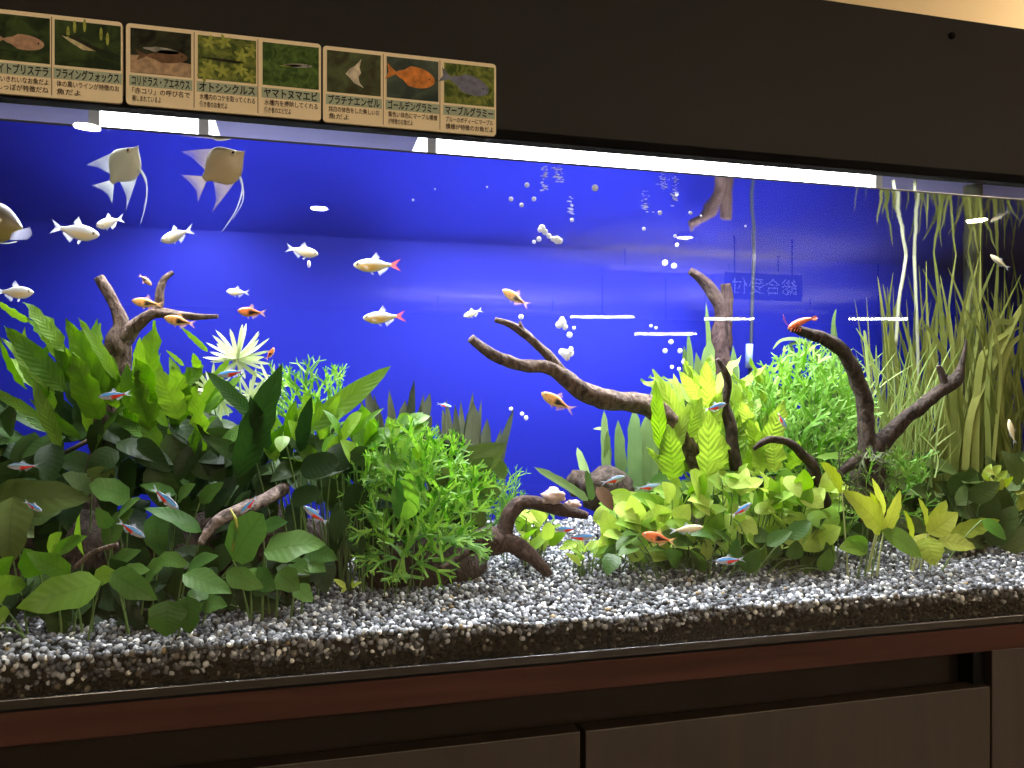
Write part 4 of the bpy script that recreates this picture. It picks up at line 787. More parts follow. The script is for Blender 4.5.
for a in [(882, 530, 922, 558, 24), (866, 546, 838, 548, 20), (868, 548, 846, 538, 16), (982, 520, 1006, 540, 16)]: p.L(*a, 0, -.015, 'ovate', .7, .14, .15, 0, True)
p.done()
p = Plant('anubias', 'dull olive anubias thicket below the tall grass at the right', 'water plant', 975, .2, LM['anu_o'], group='anubias plants')
p.fill((890, 462, 1060, 552), 75, (18, 30), (30, 48), (-.06, .06), (980, 560), None, 70, 'ovate', (.3, .8), .15)
for a in [(990, 545, 1016, 505, 26), (1000, 548, 1034, 530, 24), (968, 500, 1000, 482, 20), (985, 520, 996, 494, 20)]: p.L(*a, -.07, -.09, 'ovate', .7, .14, .1, 0, True)
p.done()
p = Plant('stem_plant', 'small round leaf plant under the ribbon grass at the right edge', 'water plant', 1000, .15, LM['crypt'], group='small lime plants'); p.fill((975, 470, 1035, 505), 24, (7, 11), (12, 18), (-.02, .03), (1000, 520), None, 60, 'ovate', (.3, .8)); p.done()
p = Plant('fern_leaf', 'single flat fern frond behind the thin bent root', 'water plant', 835, .14, LM['anu_t'], py=470); p.L(850, 456, 814, 458, 9, 0, -.01, 'lance', .6, .05, .1, .15, freq=6); p.done()

# ------------------------------------------------------------------ fish
def under(px, py, Y):                # keep it below the water surface
    return Y if py > 395 else min(Y, .246 * F / (CY - py) * (CT - (px - 512) / F * ST) - D - .004)
def body_mesh(name, mat, prof_, ny=16, nx=22):
    """prof_: list of (x, zlow, zhigh, halfwidth), tail to nose, in body lengths"""
    m = MB(); q = smooth_path(prof_, max(1, nx // (len(prof_) - 1))); pts = []; uvs = []
    for x, zl, zh, hw in q:
        row = []; ur = []
        for j in range(ny):
            a = 2 * PI * j / ny; c, s = math.cos(a), math.sin(a)
            row.append(Vector((x, hw * abs(c) ** .85 * (1 if c > 0 else -1), (zl + zh) / 2 + (zh - zl) / 2 * s))); ur.append((x, (s + 1) / 2))
        pts.append(row); uvs.append(ur)
    o = m.grid(pts, uvs, closed=True); m.cap(o, ny, True); m.cap(o + (len(pts) - 1) * ny, ny); return mesh_only(m, name, mat)
def mesh_only(m, name, mat):
    o = m.build(name, mat); me = o.data; bpy.data.objects.remove(o); return me
def fin_mesh(name, root, tip, mat, y0=0, y1=0, n=8, notch=0.):
    """root, tip: (x,z) polylines of a fin's base line and its outer edge"""
    def at(pl, t):
        k = t * (len(pl) - 1); i = min(int(k), len(pl) - 2); f = k - i; return (pl[i][0] * (1 - f) + pl[i + 1][0] * f, pl[i][1] * (1 - f) + pl[i + 1][1] * f)
    m = MB(); pts = []; uvs = []
    for i in range(n + 1):
        t = i / n; a, b = at(root, t), at(tip, t); row = []; ur = []
        for k in range(5):
            f = k / 4; row.append(Vector((a[0] * (1 - f) + b[0] * f, (y0 * (1 - f) + y1 * f) + .006 * math.sin(t * 9) * f, a[1] * (1 - f) + b[1] * f))); ur.append((f, t))
        pts.append(row); uvs.append(ur)
    m.grid(pts, uvs); return mesh_only(m, name, mat)
def eye_mesh(name, mat, x, z, y, r):
    m = MB()
    for s in (1,): m.ball((x, y, z), r, 6, 10, (1, .45, 1))
    return mesh_only(m, name, mat)
m_eye = plain('fish_eye', (.004, .004, .004), .1, .8); m_iris = plain('fish_iris', (.6, .55, .4), .3)
def eyes(x, z, y, r):
    out = []
    for s in (1, -1):
        out.append(('eye', eye_mesh('eye', m_iris, x, z, s * y, r), ('pupil', eye_mesh('pupil', m_eye, x, z, s * (y + r * .25), r * .55))))
    return out
KINDS = {}
def tetra_parts(bodym, tailm, finm):
    b = body_mesh('body', bodym, [(-.30, -.035, .035, .012), (-.2, -.055, .05, .022), (-.05, -.115, .105, .05), (.12, -.15, .135, .068), (.28, -.14, .12, .066), (.40, -.09, .085, .05), (.47, -.045, .045, .026), (.5, -.012, .015, .006)])
    P_ = [('body', b, None),
        ('tail_fin', fin_mesh('tail_fin', [(-.29, .03), (-.29, 0), (-.29, -.03)], [(-.52, .14), (-.40, .0), (-.52, -.14)], tailm, n=10), None),
        ('dorsal_fin', fin_mesh('dorsal_fin', [(.13, .125), (.0, .115)], [(.02, .27), (-.07, .15)], finm), None),
        ('anal_fin', fin_mesh('anal_fin', [(.0, -.11), (-.22, -.05)], [(-.06, -.23), (-.25, -.08)], finm), None),
        ('pelvic_fin', fin_mesh('pelvic_fin', [(.16, -.145), (.1, -.14)], [(.08, -.23), (.04, -.19)], finm, .02, .06), None),
        ('pectoral_fin', fin_mesh('pectoral_fin', [(.27, -.03), (.27, -.08)], [(.16, -.05), (.17, -.12)], finm, .065, .1), None)]
    for n_, me, sub in eyes(.41, .02, .045, .032): P_.append((n_, me, sub))
    return P_
f_w = finmat('white_fin', (.9, .93, 1), .45); f_red = finmat('red_tail_fin', (.75, .12, .08), .8); f_clear = finmat('clear_fin', (.75, .8, .9), .3); f_or = finmat('orange_fin', (.8, .45, .2), .45)
KINDS['white'] = tetra_parts(fishmat('white_tetra_skin', [(0, (.95, .93, .9)), (.45, (.96, .9, .74)), (.62, (.95, .97, 1)), (1, (.8, .88, .96))], [(.0, .34, .15, .5, (.96, .82, .5), .1)]), f_w, f_w)
KINDS['white_red'] = tetra_parts(fishmat('golden_belly_tetra_skin', [(0, (.9, .82, .6)), (.45, (.95, .76, .32)), (.62, (.9, .93, .9)), (1, (.7, .82, .85))], [(-.02, .34, .1, .55, (.95, .62, .16), .1)]), f_red, f_w)
KINDS['pale'] = tetra_parts(fishmat('pale_yellow_skin', [(0, (.7, .6, .4)), (.5, (.85, .72, .42)), (1, (.6, .55, .35))]), f_w, f_clear)
def rasbora(c1, c2, nm): return tetra_parts(fishmat(nm, [(0, c1), (.55, c2), (1, [x * .6 for x in c2])], [(-.26, .02, .3, .62, (.012, .008, .01), .05), (-.06, .09, .2, .74, (.012, .008, .01), .06)]), f_or, f_or)
KINDS['rasbora'] = rasbora((.85, .62, .25), (.85, .40, .10), 'orange_rasbora_skin')
KINDS['rasbora_red'] = rasbora((.9, .45, .15), (.9, .20, .05), 'red_rasbora_skin')
KINDS['rasbora_dull'] = rasbora((.45, .3, .16), (.35, .2, .1), 'brown_rasbora_skin')
def neon(nm, blue): return [(n, me, s) for n, me, s in tetra_parts(fishmat(nm, [(0, (.55, .5, .55)), (.45, (.36, .36, .44)), (.8, (.10, .14, .22)), (1, (.08, .10, .13))], [(-.4, .10, -.1, .52, (.80, .05, .03), .05), (-.24, .48, .54, .82, blue, .05)], .22), f_clear, f_clear)]
KINDS['neon'] = neon('neon_skin', (.10, .42, .95))
KINDS['neon_dull'] = neon('dull_neon_skin', (.25, .4, .5))
SQ = {'neon': (.86, .84), 'neon_dull': (.86, .8), 'rasbora': (.95, 1.05), 'rasbora_red': (.95, 1.08), 'rasbora_dull': (.95, 1.05), 'white': (1, 1.1), 'white_red': (1, 1.02), 'pale': (1, .8)}
def fish(kind, px, py, Y, Lpx, face, pitch, label, name, group, yaw=None):
    Y = max(.02, under(px, py - Lpx * .2, Y)); o = thing(name, label, 'fish', P(px, py, Y), group); yaw = R.uniform(-.3, .3) if yaw is None else yaw
    o.rotation_euler = (0, -math.radians(pitch), -TH + yaw + (0 if face > 0 else PI)); s = Lpx * M(px, Y) / math.cos(yaw); o.scale = (s, s * SQ[kind][0], s * SQ[kind][1])
    for n_, me, sub in KINDS[kind]:
        c = bpy.data.objects.new(n_, me); c.parent = o; C.objects.link(c)
        if sub: g = bpy.data.objects.new(sub[0], sub[1]); g.parent = c; C.objects.link(g)
    return o
G = 'white tetras in open water'
for a in [('white', 75, 231, .12, 50, 1, -11, 'white tetra facing right just below the left angelfish, largest of the white fish'), ('white', 110, 222, .15, 33, -1, -10, 'white tetra facing left under the tail of the left angelfish'),
    ('white', 177, 235, .14, 37, -1, -16, 'white tetra facing left below the tan angelfish'), ('white', 14, 292, .13, 40, 1, -2, 'white tetra at the left edge above the fern leaf tips'),
    ('white', 302, 251, .16, 33, 1, -12, 'white tetra facing right with a pale speck under its belly'), ('white_red', 377, 265, .14, 47, -1, 0, 'white tetra with golden belly and red tail, upper of the two at left centre'),
    ('white_red', 384, 317, .15, 42, -1, -3, 'white tetra with golden belly and dark red tail, lower of the two at left centre'), ('white', 238, 292, .2, 23, -1, 3, 'small white tetra above the pale starburst plant'),
    ('white', 473, 313, .2, 20, -1, -18, 'small white tetra just above the tip of the long log')]: fish(*a, 'white_tetra', G)
fish('pale', 1000, 262, .2, 24, -1, 36, 'small pale yellow fish at the upper right edge', 'pale_fish', 'pale fish'); fish('pale', 1012, 432, .18, 26, -1, 74, 'small pale yellow fish pointing up among the grass at the right edge', 'pale_fish', 'pale fish', .2)
fish('pale', 686, 529, .04, 33, 1, 8, 'cream fish in front of the low lime leaves, beside the orange fish', 'pale_fish', 'pale fish')
G = 'rasboras'
for a in [('rasbora_dull', 145, 280, .19, 17, -1, -140, 'small brown rasbora nose up beside the forked driftwood arm'), ('rasbora', 148, 303, .17, 31, -1, 8, 'golden rasbora in front of the forked driftwood, just above its right arm'), ('rasbora', 180, 321, .15, 33, -1, 12, 'golden rasbora just below the right driftwood arm'),
    ('rasbora_red', 252, 312, .16, 30, -1, 6, 'red rasbora above the pale starburst plant with green leaf at its tail'), ('rasbora', 516, 298, .15, 31, -1, 30, 'orange rasbora above the upper prong of the long log'), ('rasbora', 558, 402, .13, 38, -1, 28, 'orange rasbora under the middle of the long log'),
    ('rasbora_red', 659, 538, .03, 34, -1, 12, 'bright red orange rasbora in front of the low lime leaves'), ('rasbora_red', 270, 354, .2, 15, 1, 55, 'tiny red rasbora at the end of a pale leaf right of the starburst plant')]: fish(*a, 'rasbora', G)
G = 'neon tetras'
for a in [('neon', 115, 395, .08, 32, -1, -7, 'neon tetra in front of the left fern leaves'), ('neon', 232, 373, .14, 31, -1, -8, 'neon tetra with red rear under the pale starburst plant'), ('neon_dull', 24, 466, .12, 31, -1, 0, 'dim neon tetra at the left edge in the dark gap'),
    ('neon', 33, 506, .06, 22, 1, -28, 'neon tetra in front of the broad wavy olive leaf at the far left'), ('neon', 131, 529, .05, 32, 1, -32, 'neon tetra above the long pale front leaf, head down right'), ('neon', 165, 498, .03, 36, 1, -38, 'neon tetra over the grey green leaf, head down right, largest of its kind'),
    ('neon', 249, 505, .03, 24, -1, -45, 'neon tetra head down left at the speckled wood stub'), ('neon', 316, 515, .05, 29, -1, 38, 'neon tetra in the dark hollow above the pointed leaf'), ('neon', 567, 529, .12, 25, -1, 2, 'neon tetra right of the arched root, upper of a close pair'),
    ('neon', 580, 537, .1, 30, 1, 0, 'neon tetra right of the arched root, lower of a close pair'), ('neon_dull', 613, 480, .2, 27, 1, 14, 'dim neon tetra with red rear above the drooping brown leaf'), ('neon_dull', 648, 487, .18, 27, 1, 8, 'dim neon tetra with red rear left of the ribbed java fern'),
    ('neon', 715, 407, .08, 25, 1, 16, 'neon tetra in front of the ribbed java fern, beside the thin black twig'), ('neon', 782, 420, .09, 19, 1, -62, 'neon tetra diving on the pointed bright fern leaf'), ('neon', 741, 510, .045, 23, 1, 36, 'neon tetra head up right over the lime leaves'),
    ('neon', 730, 560, .035, 29, -1, -6, 'neon tetra close above the gravel under the lime leaves'), ('neon', 444, 405, .3, 15, 1, -12, 'tiny neon tetra before the dark strap plants at the back')]: fish(*a, 'neon_tetra', G)
# angelfish
def angel(label, px, py, Y, Lpx, face, pitch, skin, finc, yaw=0., sc=1.):
    b = body_mesh('body', skin, [(-.36, -.07, .07, .015), (-.26, -.12, .13, .03), (-.08, -.36, .33, .06), (.10, -.41, .40, .08), (.24, -.36, .34, .085), (.36, -.24, .20, .07), (.46, -.11, .07, .045), (.53, -.035, .01, .02), (.56, -.012, -.004, .006)])
    o = thing('angelfish', label, 'fish', P(px, py, Y), 'angelfish'); o.rotation_euler = (0, -math.radians(pitch), -TH + yaw + (0 if face > 0 else PI)); s = Lpx * M(px, Y); o.scale = (s, s, s * sc)
    parts = [('body', b), ('tail_fin', fin_mesh('tail_fin', [(-.35, .065), (-.35, -.065)], [(-.66, .34), (-.60, .1), (-.60, -.1), (-.70, -.30)], finc, n=12)),
        ('dorsal_fin', fin_mesh('dorsal_fin', [(.2, .34), (.0, .325), (-.24, .13)], [(-.40, .72), (-.30, .48), (-.26, .22)], finc, n=12)),
        ('anal_fin', fin_mesh('anal_fin', [(.2, -.36), (.0, -.36), (-.24, -.12)], [(-.62, -.64), (-.40, -.48), (-.28, -.22)], finc, n=12)),
        ('pectoral_fin', fin_mesh('pectoral_fin', [(.22, -.08), (.22, -.15)], [(.02, .0), (.0, -.16)], finc, .085, .16))]
    for k, x in ((1, -.12), (-1, .1)):
        m = MB(); q = smooth_path([(.20, k * .03, -.36), (.12 + x * .2, k * .06, -.58), (-.12 + x, k * .09, -.84), (-.5 + x * 1.4, k * .1, -1.02)], 5); m.tube(q, [.022 - .019 * i / (len(q) - 1) for i in range(len(q))], 6)
        parts.append(('pelvic_fin', mesh_only(m, 'pelvic_fin', finc2)))
    for n_, me in parts: c = bpy.data.objects.new(n_, me); c.parent = o; C.objects.link(c)
    for n_, me, sub in eyes(.37, .06, .074, .06):
        c = bpy.data.objects.new(n_, me); c.parent = o; C.objects.link(c); g = bpy.data.objects.new(sub[0], sub[1]); g.parent = c; C.objects.link(g)
    return o
finc2 = finmat('angelfish_thread_fin', (.75, .78, .72), .7)
angel('white angelfish nose up at the upper left, long fins trailing', 122, 168, .03, 50, 1, 52, fishmat('white_angelfish_skin', [(0, (.6, .62, .5)), (.5, (.66, .70, .58)), (1, (.5, .52, .42))]), finmat('white_angel_fin', (.60, .64, .54), .42), -.12, .92)
angel('tan angelfish nose up at the upper left, right of the white angelfish', 220, 168, .024, 54, 1, 36, fishmat('tan_angelfish_skin', [(0, (.50, .40, .22)), (.5, (.50, .40, .24)), (1, (.40, .34, .22))]), finmat('tan_angel_fin', (.46, .38, .25), .45), .05, .92)
# big gourami cut by the left frame edge
def gourami():
    skin = fishmat('olive_gold_skin', [(0, (.32, .26, .06)), (.45, (.26, .22, .10)), (.75, (.10, .08, .05)), (1, (.26, .25, .26))])
    b = body_mesh('body', skin, [(-.5, -.06, .07, .015), (-.35, -.14, .15, .04), (-.1, -.25, .27, .08), (.15, -.27, .29, .1), (.32, -.22, .23, .09), (.43, -.13, .11, .065), (.49, -.05, .02, .03), (.5, -.03, .0, .012)])
    o = thing('gourami', 'large olive gold fish cut off by the left frame edge, facing right', 'fish', P(-20, 222, .1)); o.rotation_euler = (0, math.radians(6), -TH); s = 84 * M(0, .1); o.scale = (s, s, s * .9)
    fm = finmat('pale_clear_fin', (.6, .6, .75), .45)
    parts = [('body', b), ('tail_fin', fin_mesh('tail_fin', [(-.5, .06), (-.5, -.05)], [(-.72, .18), (-.72, -.18)], fm)), ('dorsal_fin', fin_mesh('dorsal_fin', [(.1, .28), (-.3, .17)], [(-.02, .42), (-.4, .3)], fm)), ('anal_fin', fin_mesh('anal_fin', [(.1, -.26), (-.4, -.12)], [(0, -.38), (-.48, -.24)], fm)),
        ('pectoral_fin', fin_mesh('pectoral_fin', [(.42, -.10), (.40, -.2)], [(.68, -.02), (.72, -.12), (.66, -.19)], fm, -.05, -.14, n=12))]
    m = MB(); q = smooth_path([(.24, -.04, -.24), (.3, -.07, -.26), (.42, -.09, -.25), (.52, -.1, -.22)], 5); m.tube(q, .008, 6); parts.append(('pelvic_fin', mesh_only(m, 'pelvic_fin', finc2)))
    for n_, me in parts: c = bpy.data.objects.new(n_, me); c.parent = o; C.objects.link(c)
    for n_, me, sub in eyes(.28, .03, .088, .035):
        c = bpy.data.objects.new(n_, me); c.parent = o; C.objects.link(c); g = bpy.data.objects.new(sub[0], sub[1]); g.parent = c; C.objects.link(g)
gourami()
# shrimp on the driftwood tip
def shrimp():
    Y = .115; sh = thing('shrimp', 'red orange shrimp perched on the left tip of the tall driftwood', 'shrimp', P(800, 327, Y)); mt = plain('shrimp_shell', (.75, .15, .05), .35, scale=400, amt=.3); k = M(800, Y)
    def q(x, y, d=0): return P(x, y, Y + d)
    m = MB(); pp = smooth_path([(789, 328, 1.6), (793, 325.5, 3.4), (798, 323, 4), (803, 321, 3.6), (807, 319.5, 2.6), (811, 318.8, 1.6)], 4); m.tube([q(x, y) for x, y, r in pp], [r * .8 * k * (1 + .16 * (i % 2)) for i, (x, y, r) in enumerate(pp)], 10); m.build('body', mt, sh)
    m = MB()
    for dx, dy in ((6, -2.4), (7, -.5), (6, 1.6)): leaf(m, q(811, 318.8), q(811 + dx, 318.8 + dy - .4), 3 * k, nh(.8), 'round', 0, 0, nu=5, nv=2)
    m.build('tail_fan', mt, sh)
    for sx in (0, 1.2):
        m = MB(); m.tube([q(790, 327), q(786, 324 - sx * 2, -.004), q(783, 318 - sx * 3, -.008)], .00025, 4); m.build('antenna', mt, sh)
    for lx in (793, 796, 799, 802):
        m = MB(); m.tube([q(lx, 326), q(lx - 1, 329, -.003), q(lx - 2.5, 331.5, -.004)], .0005, 5); m.build('leg', mt, sh)
shrimp()
# ------------------------------------------------------------------ bubbles
def bubmat():
    m, t, o = nt('bright_bubble'); L = t.links.new
    b = N(t, 'ShaderNodeBsdfPrincipled', Roughness=.08); b.inputs['Base Color'].default_value = (.95, .97, 1, 1); b.inputs['Specular IOR Level'].default_value = 1
    lw = N(t, 'ShaderNodeLayerWeight', Blend=.35); tr = N(t, 'ShaderNodeBsdfTransparent'); ms = N(t, 'ShaderNodeMixShader'); mr = N(t, 'ShaderNodeMapRange'); mr.inputs['To Min'].default_value = .72; mr.inputs['To Max'].default_value = 1
    L(lw.outputs['Facing'], mr.inputs['Value']); L(mr.outputs[0], ms.inputs[0]); L(tr.outputs[0], ms.inputs[1]); L(b.outputs[0], ms.inputs[2]); L(ms.outputs[0], o.inputs['Surface']); return m
m_bub = bubmat()
def bubble(px, py, r, Y=.2, sx=1., sz=1., label='small round white air bubble rising through the open blue water', group='air bubbles'):
    Y = .010 if py < 245 else max(.012, under(px, py - r, Y)); c = P(px, py, Y); m = MB(); m.ball((0, 0, 0), .8 * r * M(px, Y), 8, 12, (sx, 1, sz)); o = m.build('air_bubble', m_bub); o.location = c; tag(o, label, 'bubble', group)
for a in [(527, 185, 3.2), (511, 199, 3), (521.6, 205, 2.8), (534, 199, 3), (572, 220, 2.6), (660, 213, 2.8), (690.5, 213, 2.4), (644, 229, 2.4), (665, 263, 3.6), (674, 266, 3.4), (675, 236, 2.2), (677, 245, 2.4), (701, 216, 1.5), (745.5, 226, 1.5), (413, 200, 1.6), (487, 187, 1.4), (435, 189, 1.1),
          (521, 317, 3.2), (511, 409, 2.6), (522, 414, 2.6), (526, 418, 3), (671, 342, 3), (665, 351, 3), (680, 351, 3), (684, 362, 3.2), (672, 367, 2.4), (679, 369, 2.4), (651, 326, 1.8), (656, 328, 1.8), (595, 188, 4.2), (569.5, 335, 3.6), (574, 328, 2.2)]: bubble(*a)
def cluster(label, pts, Y=.18):
    x, y, r = pts[0]; Y = .014 if y < 260 else Y; o = thing('bubble_cluster', label, 'bubbles', P(x, y, Y), 'clusters of bubbles')
    for x, y, r in pts: m = MB(); m.ball(P(x, y, Y + R.uniform(-.004, .004)), r * M(x, Y), 8, 10); m.build('bubble', m_bub, o)
cluster('bright slanting clump of merged bubbles, highest of the clumps', [(542, 228, 3.6), (545, 232, 3.2), (549, 236, 2.6), (553, 239, 2.6), (557, 240, 4), (560, 241, 3), (539, 239, 2.6), (534, 242, 2), (540, 230, 2.6)])
cluster('bright clump of bubbles right of the upper log prong', [(562, 323, 4.4), (559, 325, 3.6), (565, 327, 3), (562, 319, 2.4)])
cluster('bright clump of bubbles above the middle of the long log', [(566, 354, 5), (570, 353, 4), (562, 352, 3.6), (567, 358, 3), (571, 349, 2.4)])
bubble(309, 264, 2.4, .16, .9, 2., 'white elongated speck hanging under a white tetra', 'pale specks')
def stream(label, px, py0, py1, w, n):
    m = MB(); Y = .009
    for _ in range(n): y = R.uniform(py0, py1); m.ball(P(px + R.gauss(0, w), y, Y + R.uniform(-.004, .004)), R.uniform(.4, 1.1) * M(px, Y), 4, 6, (R.uniform(1, 3), 1, .6))
    c = P(px, py1, Y); o = m.build('bubble_stream', m_bub); o.location = c
    for v in o.data.vertices: v.co -= c
    tag(o, label, 'bubbles', 'thin bubble streams', 'stuff')
stream('fine bubble stream reaching the surface left of the bubble clump', 544, 166, 192, 1.8, 34); stream('fine bubble stream at the surface above the upper bubble clump', 558, 165, 182, 2.4, 34); stream('faint fine bubble stream right of the upper bubble clump', 571, 196, 214, 1.6, 18)
stream('faint fine bubble stream left of the long pair of streams', 645, 190, 214, 2.2, 26); stream('fine bubble stream touching the surface, left of a pair', 663, 173, 190, 2.6, 24); stream('long fine bubble stream touching the surface, right of a pair', 675, 174, 208, 2, 34)

# ------------------------------------------------------------------ picture cards on the hood
m_paint = {k: plain('print_' + k, c, .6, .1, scale=160, amt=.35) for k, c in {'pink': (.42, .26, .17), 'white': (.62, .56, .44), 'orange': (.62, .22, .05), 'blue': (.16, .17, .24), 'dark': (.02, .018, .012), 'cream': (.55, .48, .28), 'brown': (.16, .09, .05), 'leaf': (.32, .36, .07), 'sand': (.46, .32, .2), 'silver': (.30, .30, .27)}.items()}
PH = {'g': photomat('photo_dark_green', (.010, .020, .006), (.05, .085, .022), 60), 'gl': photomat('photo_green', (.05, .08, .015), (.24, .28, .06), 110), 'm': photomat('photo_moss', (.025, .06, .012), (.10, .17, .035), 120), 'b': photomat('photo_brown', (.04, .04, .018), (.09, .12, .05), 60), 't': photomat('photo_teal', (.03, .045, .035), (.09, .12, .09), 40), 'k': photomat('photo_black', (.008, .008, .005), (.035, .04, .018), 60)}
YB = -.0262
def board(label, pxa, pxb, z0, z1, cols, shown=None):
    xa, xb = P(pxa, 100, YB).x, P(pxb, 100, YB).x; w, h = xb - xa, z1 - z0
    o = thing('picture_card', label, 'sign', ((xa + xb) / 2, YB, z0), 'fish picture cards on the hood')
    r = .0035; poly = []
    for cx, cz, a0 in ((xb - r, z1 - r, 0), (xa + r, z1 - r, 90), (xa + r, z0 + r, 180), (xb - r, z0 + r, 270)):
        for k in range(5): a = math.radians(a0 + k * 22.5); poly.append((cx + r * math.cos(a), cz + r * math.sin(a)))
    m = MB(); m.prism(poly[::-1], YB, YB + .004); m.build('card', m_board, o, smooth=False)
    n = len(cols)
    for x in [xa + .0015 + (w - .003) * i / n for i in range(1, n)]: boxo('dividing_line', (x - .0003, YB - .0003, z0 + .002), (x + .0003, YB, z1 - .002), m_paint['brown'], o)
    for i, (bg, art, title, lines, tb) in enumerate(cols):
        ca, cb = xa + w * i / n + w * .022, xa + w * (i + 1) / n - w * .012; cw = cb - ca
        top, bot = z1 - h * .055, z1 - h * .60
        ph = boxo('photo', (ca, YB - .0006, bot), (cb, YB, top), PH[bg], o)
        art(ph, ca, bot, cw, top - bot)
        boxo('title_band', (ca - .001, YB - .0004, z1 - h * .765), (cb + .001, YB, z1 - h * .635), m_band, o)
        text_mesh(title, m_ink, o, 'title_lettering', ca + .001, cb - .001, z1 - h * .702, h * .115, YB - .0007, bold=.025)
        for k, l in enumerate(lines): text_mesh(l, m_brownink, o, 'caption_lettering', ca + .0015, ca + cw * (.98 if len(l) > 8 else .5), z1 - h * (.825 + .095 * k), h * .072, YB - .0004, bold=.012)
def flat(ph, pts, mat, name, y):
    m = MB(); o = len(m.v)
    for x, z in pts: m.v.append((x, y, z)); m.uv.append((0, 0))
    m.f.append(tuple(range(len(pts)))); 
    b = m.build(name, m_paint[mat], ph, smooth=False); return b
def oval(cx, cz, rx, rz, n=18, tip=1., rot=0.):
    out = []
    for k in range(n):
        a = -2 * PI * k / n; x, z = rx * math.cos(a), rz * math.sin(a) * (1 if math.cos(a) > -.4 else tip); out.append((cx + x * math.cos(rot) - z * math.sin(rot), cz + x * math.sin(rot) + z * math.cos(rot)))
    return out
def mkfish(col, cx, cz, rx, rz, rot=0., tail=True, flip=1, stripe=None, eye=True):
    def f(ph, x, z, w, h):
        y = YB - .0008; X, Z, a, b = x + cx * w, z + cz * h, rx * w, rz * h
        flat(ph, oval(X, Z, a, b, 20, .6, rot), col, 'printed_fish', y)
        if tail:
            c, s = math.cos(rot), math.sin(rot); t = [(-.9 * a * flip, 0), (-1.5 * a * flip, b * .8), (-1.35 * a * flip, 0), (-1.5 * a * flip, -b * .8)]; flat(ph, [(X + p * c - q * s, Z + p * s + q * c) for p, q in (t if flip < 0 else t[::-1])], col, 'printed_tail', y - .0001)
        if stripe: flat(ph, oval(X, Z + b * .35, a * 1.05, b * .3, 16, 1, rot), stripe, 'printed_stripe', y - .0002)
        if eye: flat(ph, oval(X + flip * a * .72 * math.cos(rot), Z + flip * a * .72 * math.sin(rot) + b * .1, w * .016, w * .016, 10), 'dark', 'printed_eye', y - .0003)
    return f
def multi(*fs): return lambda *a: [f(*a) for f in fs]
def sandy(ph, x, z, w, h): flat(ph, [(x, z), (x, z + h * .38), (x + w * .3, z + h * .42), (x + w * .6, z + h * .36), (x + w, z + h * .30), (x + w, z)], 'sand', 'printed_sand', YB - .0007)
def leafy(ph, x, z, w, h):
    for cx, cz in ((.2, .3), (.42, .22), (.72, .3), (.75, .62), (.2, .85), (.93, .75), (.45, .9), (.12, .1), (.9, .15)):
        for k in range(5): a = k * 1.256 + cx * 7; flat(ph, oval(min(x + w * .93, x + w * cx + w * .07 * math.cos(a)), z + h * cz + h * .09 * math.sin(a), w * .07, h * .04, 10, 1, a), 'leaf', 'printed_leaf', YB - .0007 - .00002 * k)
def angel_print(ph, x, z, w, h):
    y = YB - .0008; q = lambda *p: [(x + a * w, z + b * h) for a, b in p]
    flat(ph, q((.34, .46), (.42, .6), (.52, .68), (.64, .87), (.6, .65), (.63, .52), (.58, .42), (.60, .28), (.68, .16), (.5, .26), (.42, .38)), 'white', 'printed_fish', y)
def stroke(ph, x, z, w, h):
    y = YB - .0008; q = lambda *p: [(x + a * w, z + b * h) for a, b in p]
    flat(ph, q((.1, .66), (.3, .58), (.62, .38), (.42, .38), (.22, .54)), 'cream', 'printed_fish', y); flat(ph, q((.14, .68), (.34, .66), (.66, .45), (.98, .34), (.6, .40), (.3, .59)), 'dark', 'printed_stripe', y - .0001)
def streaks(ph, x, z, w, h):
    for cx, t in ((.2, .55), (.3, .7), (.45, .75), (.7, .6), (.8, .5)): flat(ph, oval(x + w * cx, z + h * (t + .18), w * .025, h * .15, 10), 'leaf', 'printed_leaf', YB - .0007)
za, zb = ZC + .264, ZC + .3365
board('left picture card on the hood, cut by the frame edge, with slim striped fish', -22, 122.4, za, zb, [('g', mkfish('pink', .62, .42, .30, .17, -.06), 'ホワイトプリステラ', ['体の白いきれいなお魚だよ', '赤いしっぽが特徴だね'], 1), ('g', multi(streaks, stroke), 'フライングフォックス', ['体の黒いラインが特徴のお', '魚だよ'], 1)])
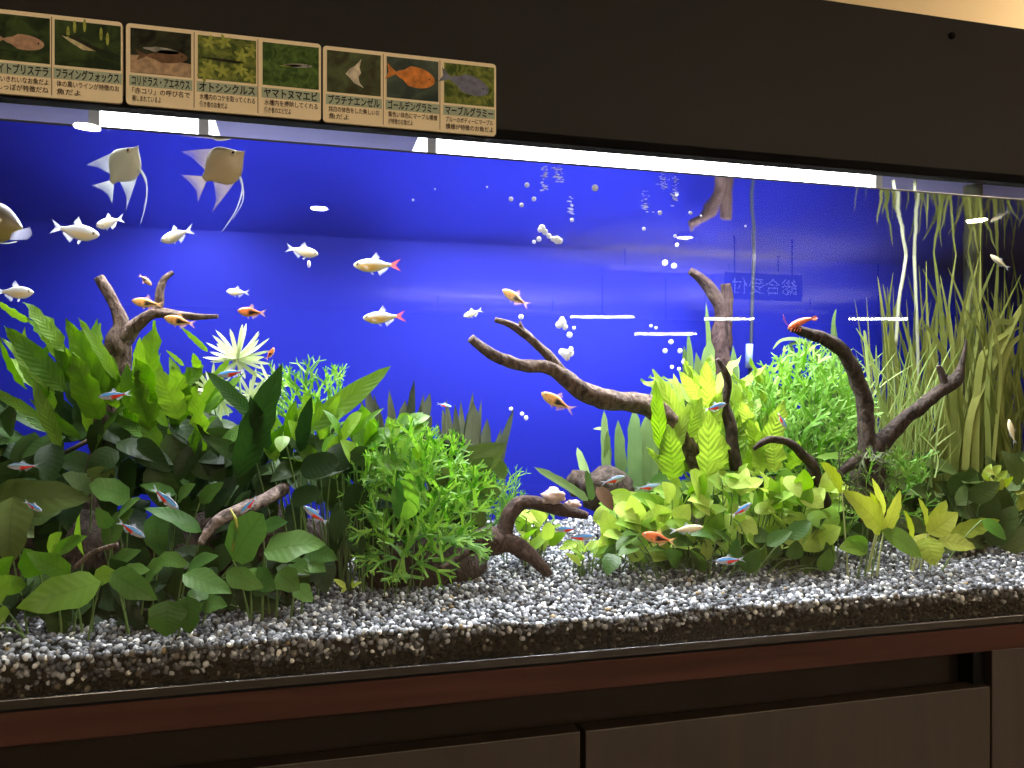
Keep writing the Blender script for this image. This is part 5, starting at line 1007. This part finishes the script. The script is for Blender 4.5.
board('middle picture card on the hood with catfish, leafy and shrimp photos', 126, 321, za, zb, [('k', multi(sandy, mkfish('brown', .6, .42, .34, .15, .05), mkfish('silver', .5, .55, .3, .07, -.05, False, 1, None, False)), 'コリドラス・アエネウス', ['「赤コリ」の呼び名で', '親しまれているよ'], 1), ('gl', multi(leafy, mkfish('dark', .42, .47, .38, .035, -.04, False, 1, None, False)), 'オトシンクルス', ['水槽内のコケを取ってくれる', '働き者のお魚だよ'], 1), ('m', multi(mkfish('silver', .62, .52, .26, .05, .05, False), mkfish('leaf', .5, .5, .2, .03, .1, False, 1, None, False)), 'ヤマトヌマエビ', ['水槽内を掃除してくれる', '働き者のエビだよ'], 1)])
board('right picture card on the hood with white, orange and blue fish photos', 323, 496, za - .0005, zb - .001, [('b', angel_print, 'プラチナエンゼル', ['純白の体色をした美しいお', '魚だよ'], 1), ('t', mkfish('orange', .55, .55, .38, .26, -.12), 'ゴールデングラミー', ['黄色い体色にマーブル模様', 'が特徴のお魚だよ'], 1), ('gl', mkfish('blue', .5, .5, .40, .24, -.25), 'マーブルグラミー', ['ブルーのボディーにマーブル', '模様が特徴のお魚だよ'], 1)])

# ------------------------------------------------------------------ camera, world, colour
cam = bpy.data.cameras.new('camera'); co = bpy.data.objects.new('camera', cam); C.objects.link(co)
cam.sensor_width = 36; cam.lens = F * 36 / 1024; cam.shift_y = (CY - 384) / 1024; cam.clip_start = .01; cam.clip_end = 60
co.location = (0, -D, ZC); co.rotation_euler = (PI / 2, 0, -TH)
S = bpy.context.scene; S.camera = co
w = bpy.data.worlds.new('world'); S.world = w; w.use_nodes = True; w.node_tree.nodes['Background'].inputs[0].default_value = (.5, .42, .32, 1); w.node_tree.nodes['Background'].inputs[1].default_value = .02
S.view_settings.view_transform = 'Standard'; S.view_settings.look = 'None'; S.view_settings.gamma = 1; S.view_settings.use_curve_mapping = False; S.view_settings.exposure = 0
S.cycles.transparent_max_bounces = 40; S.cycles.max_bounces = 10; S.cycles.diffuse_bounces = 4; S.cycles.glossy_bounces = 4; S.cycles.sample_clamp_indirect = 4; S.cycles.use_denoising = True
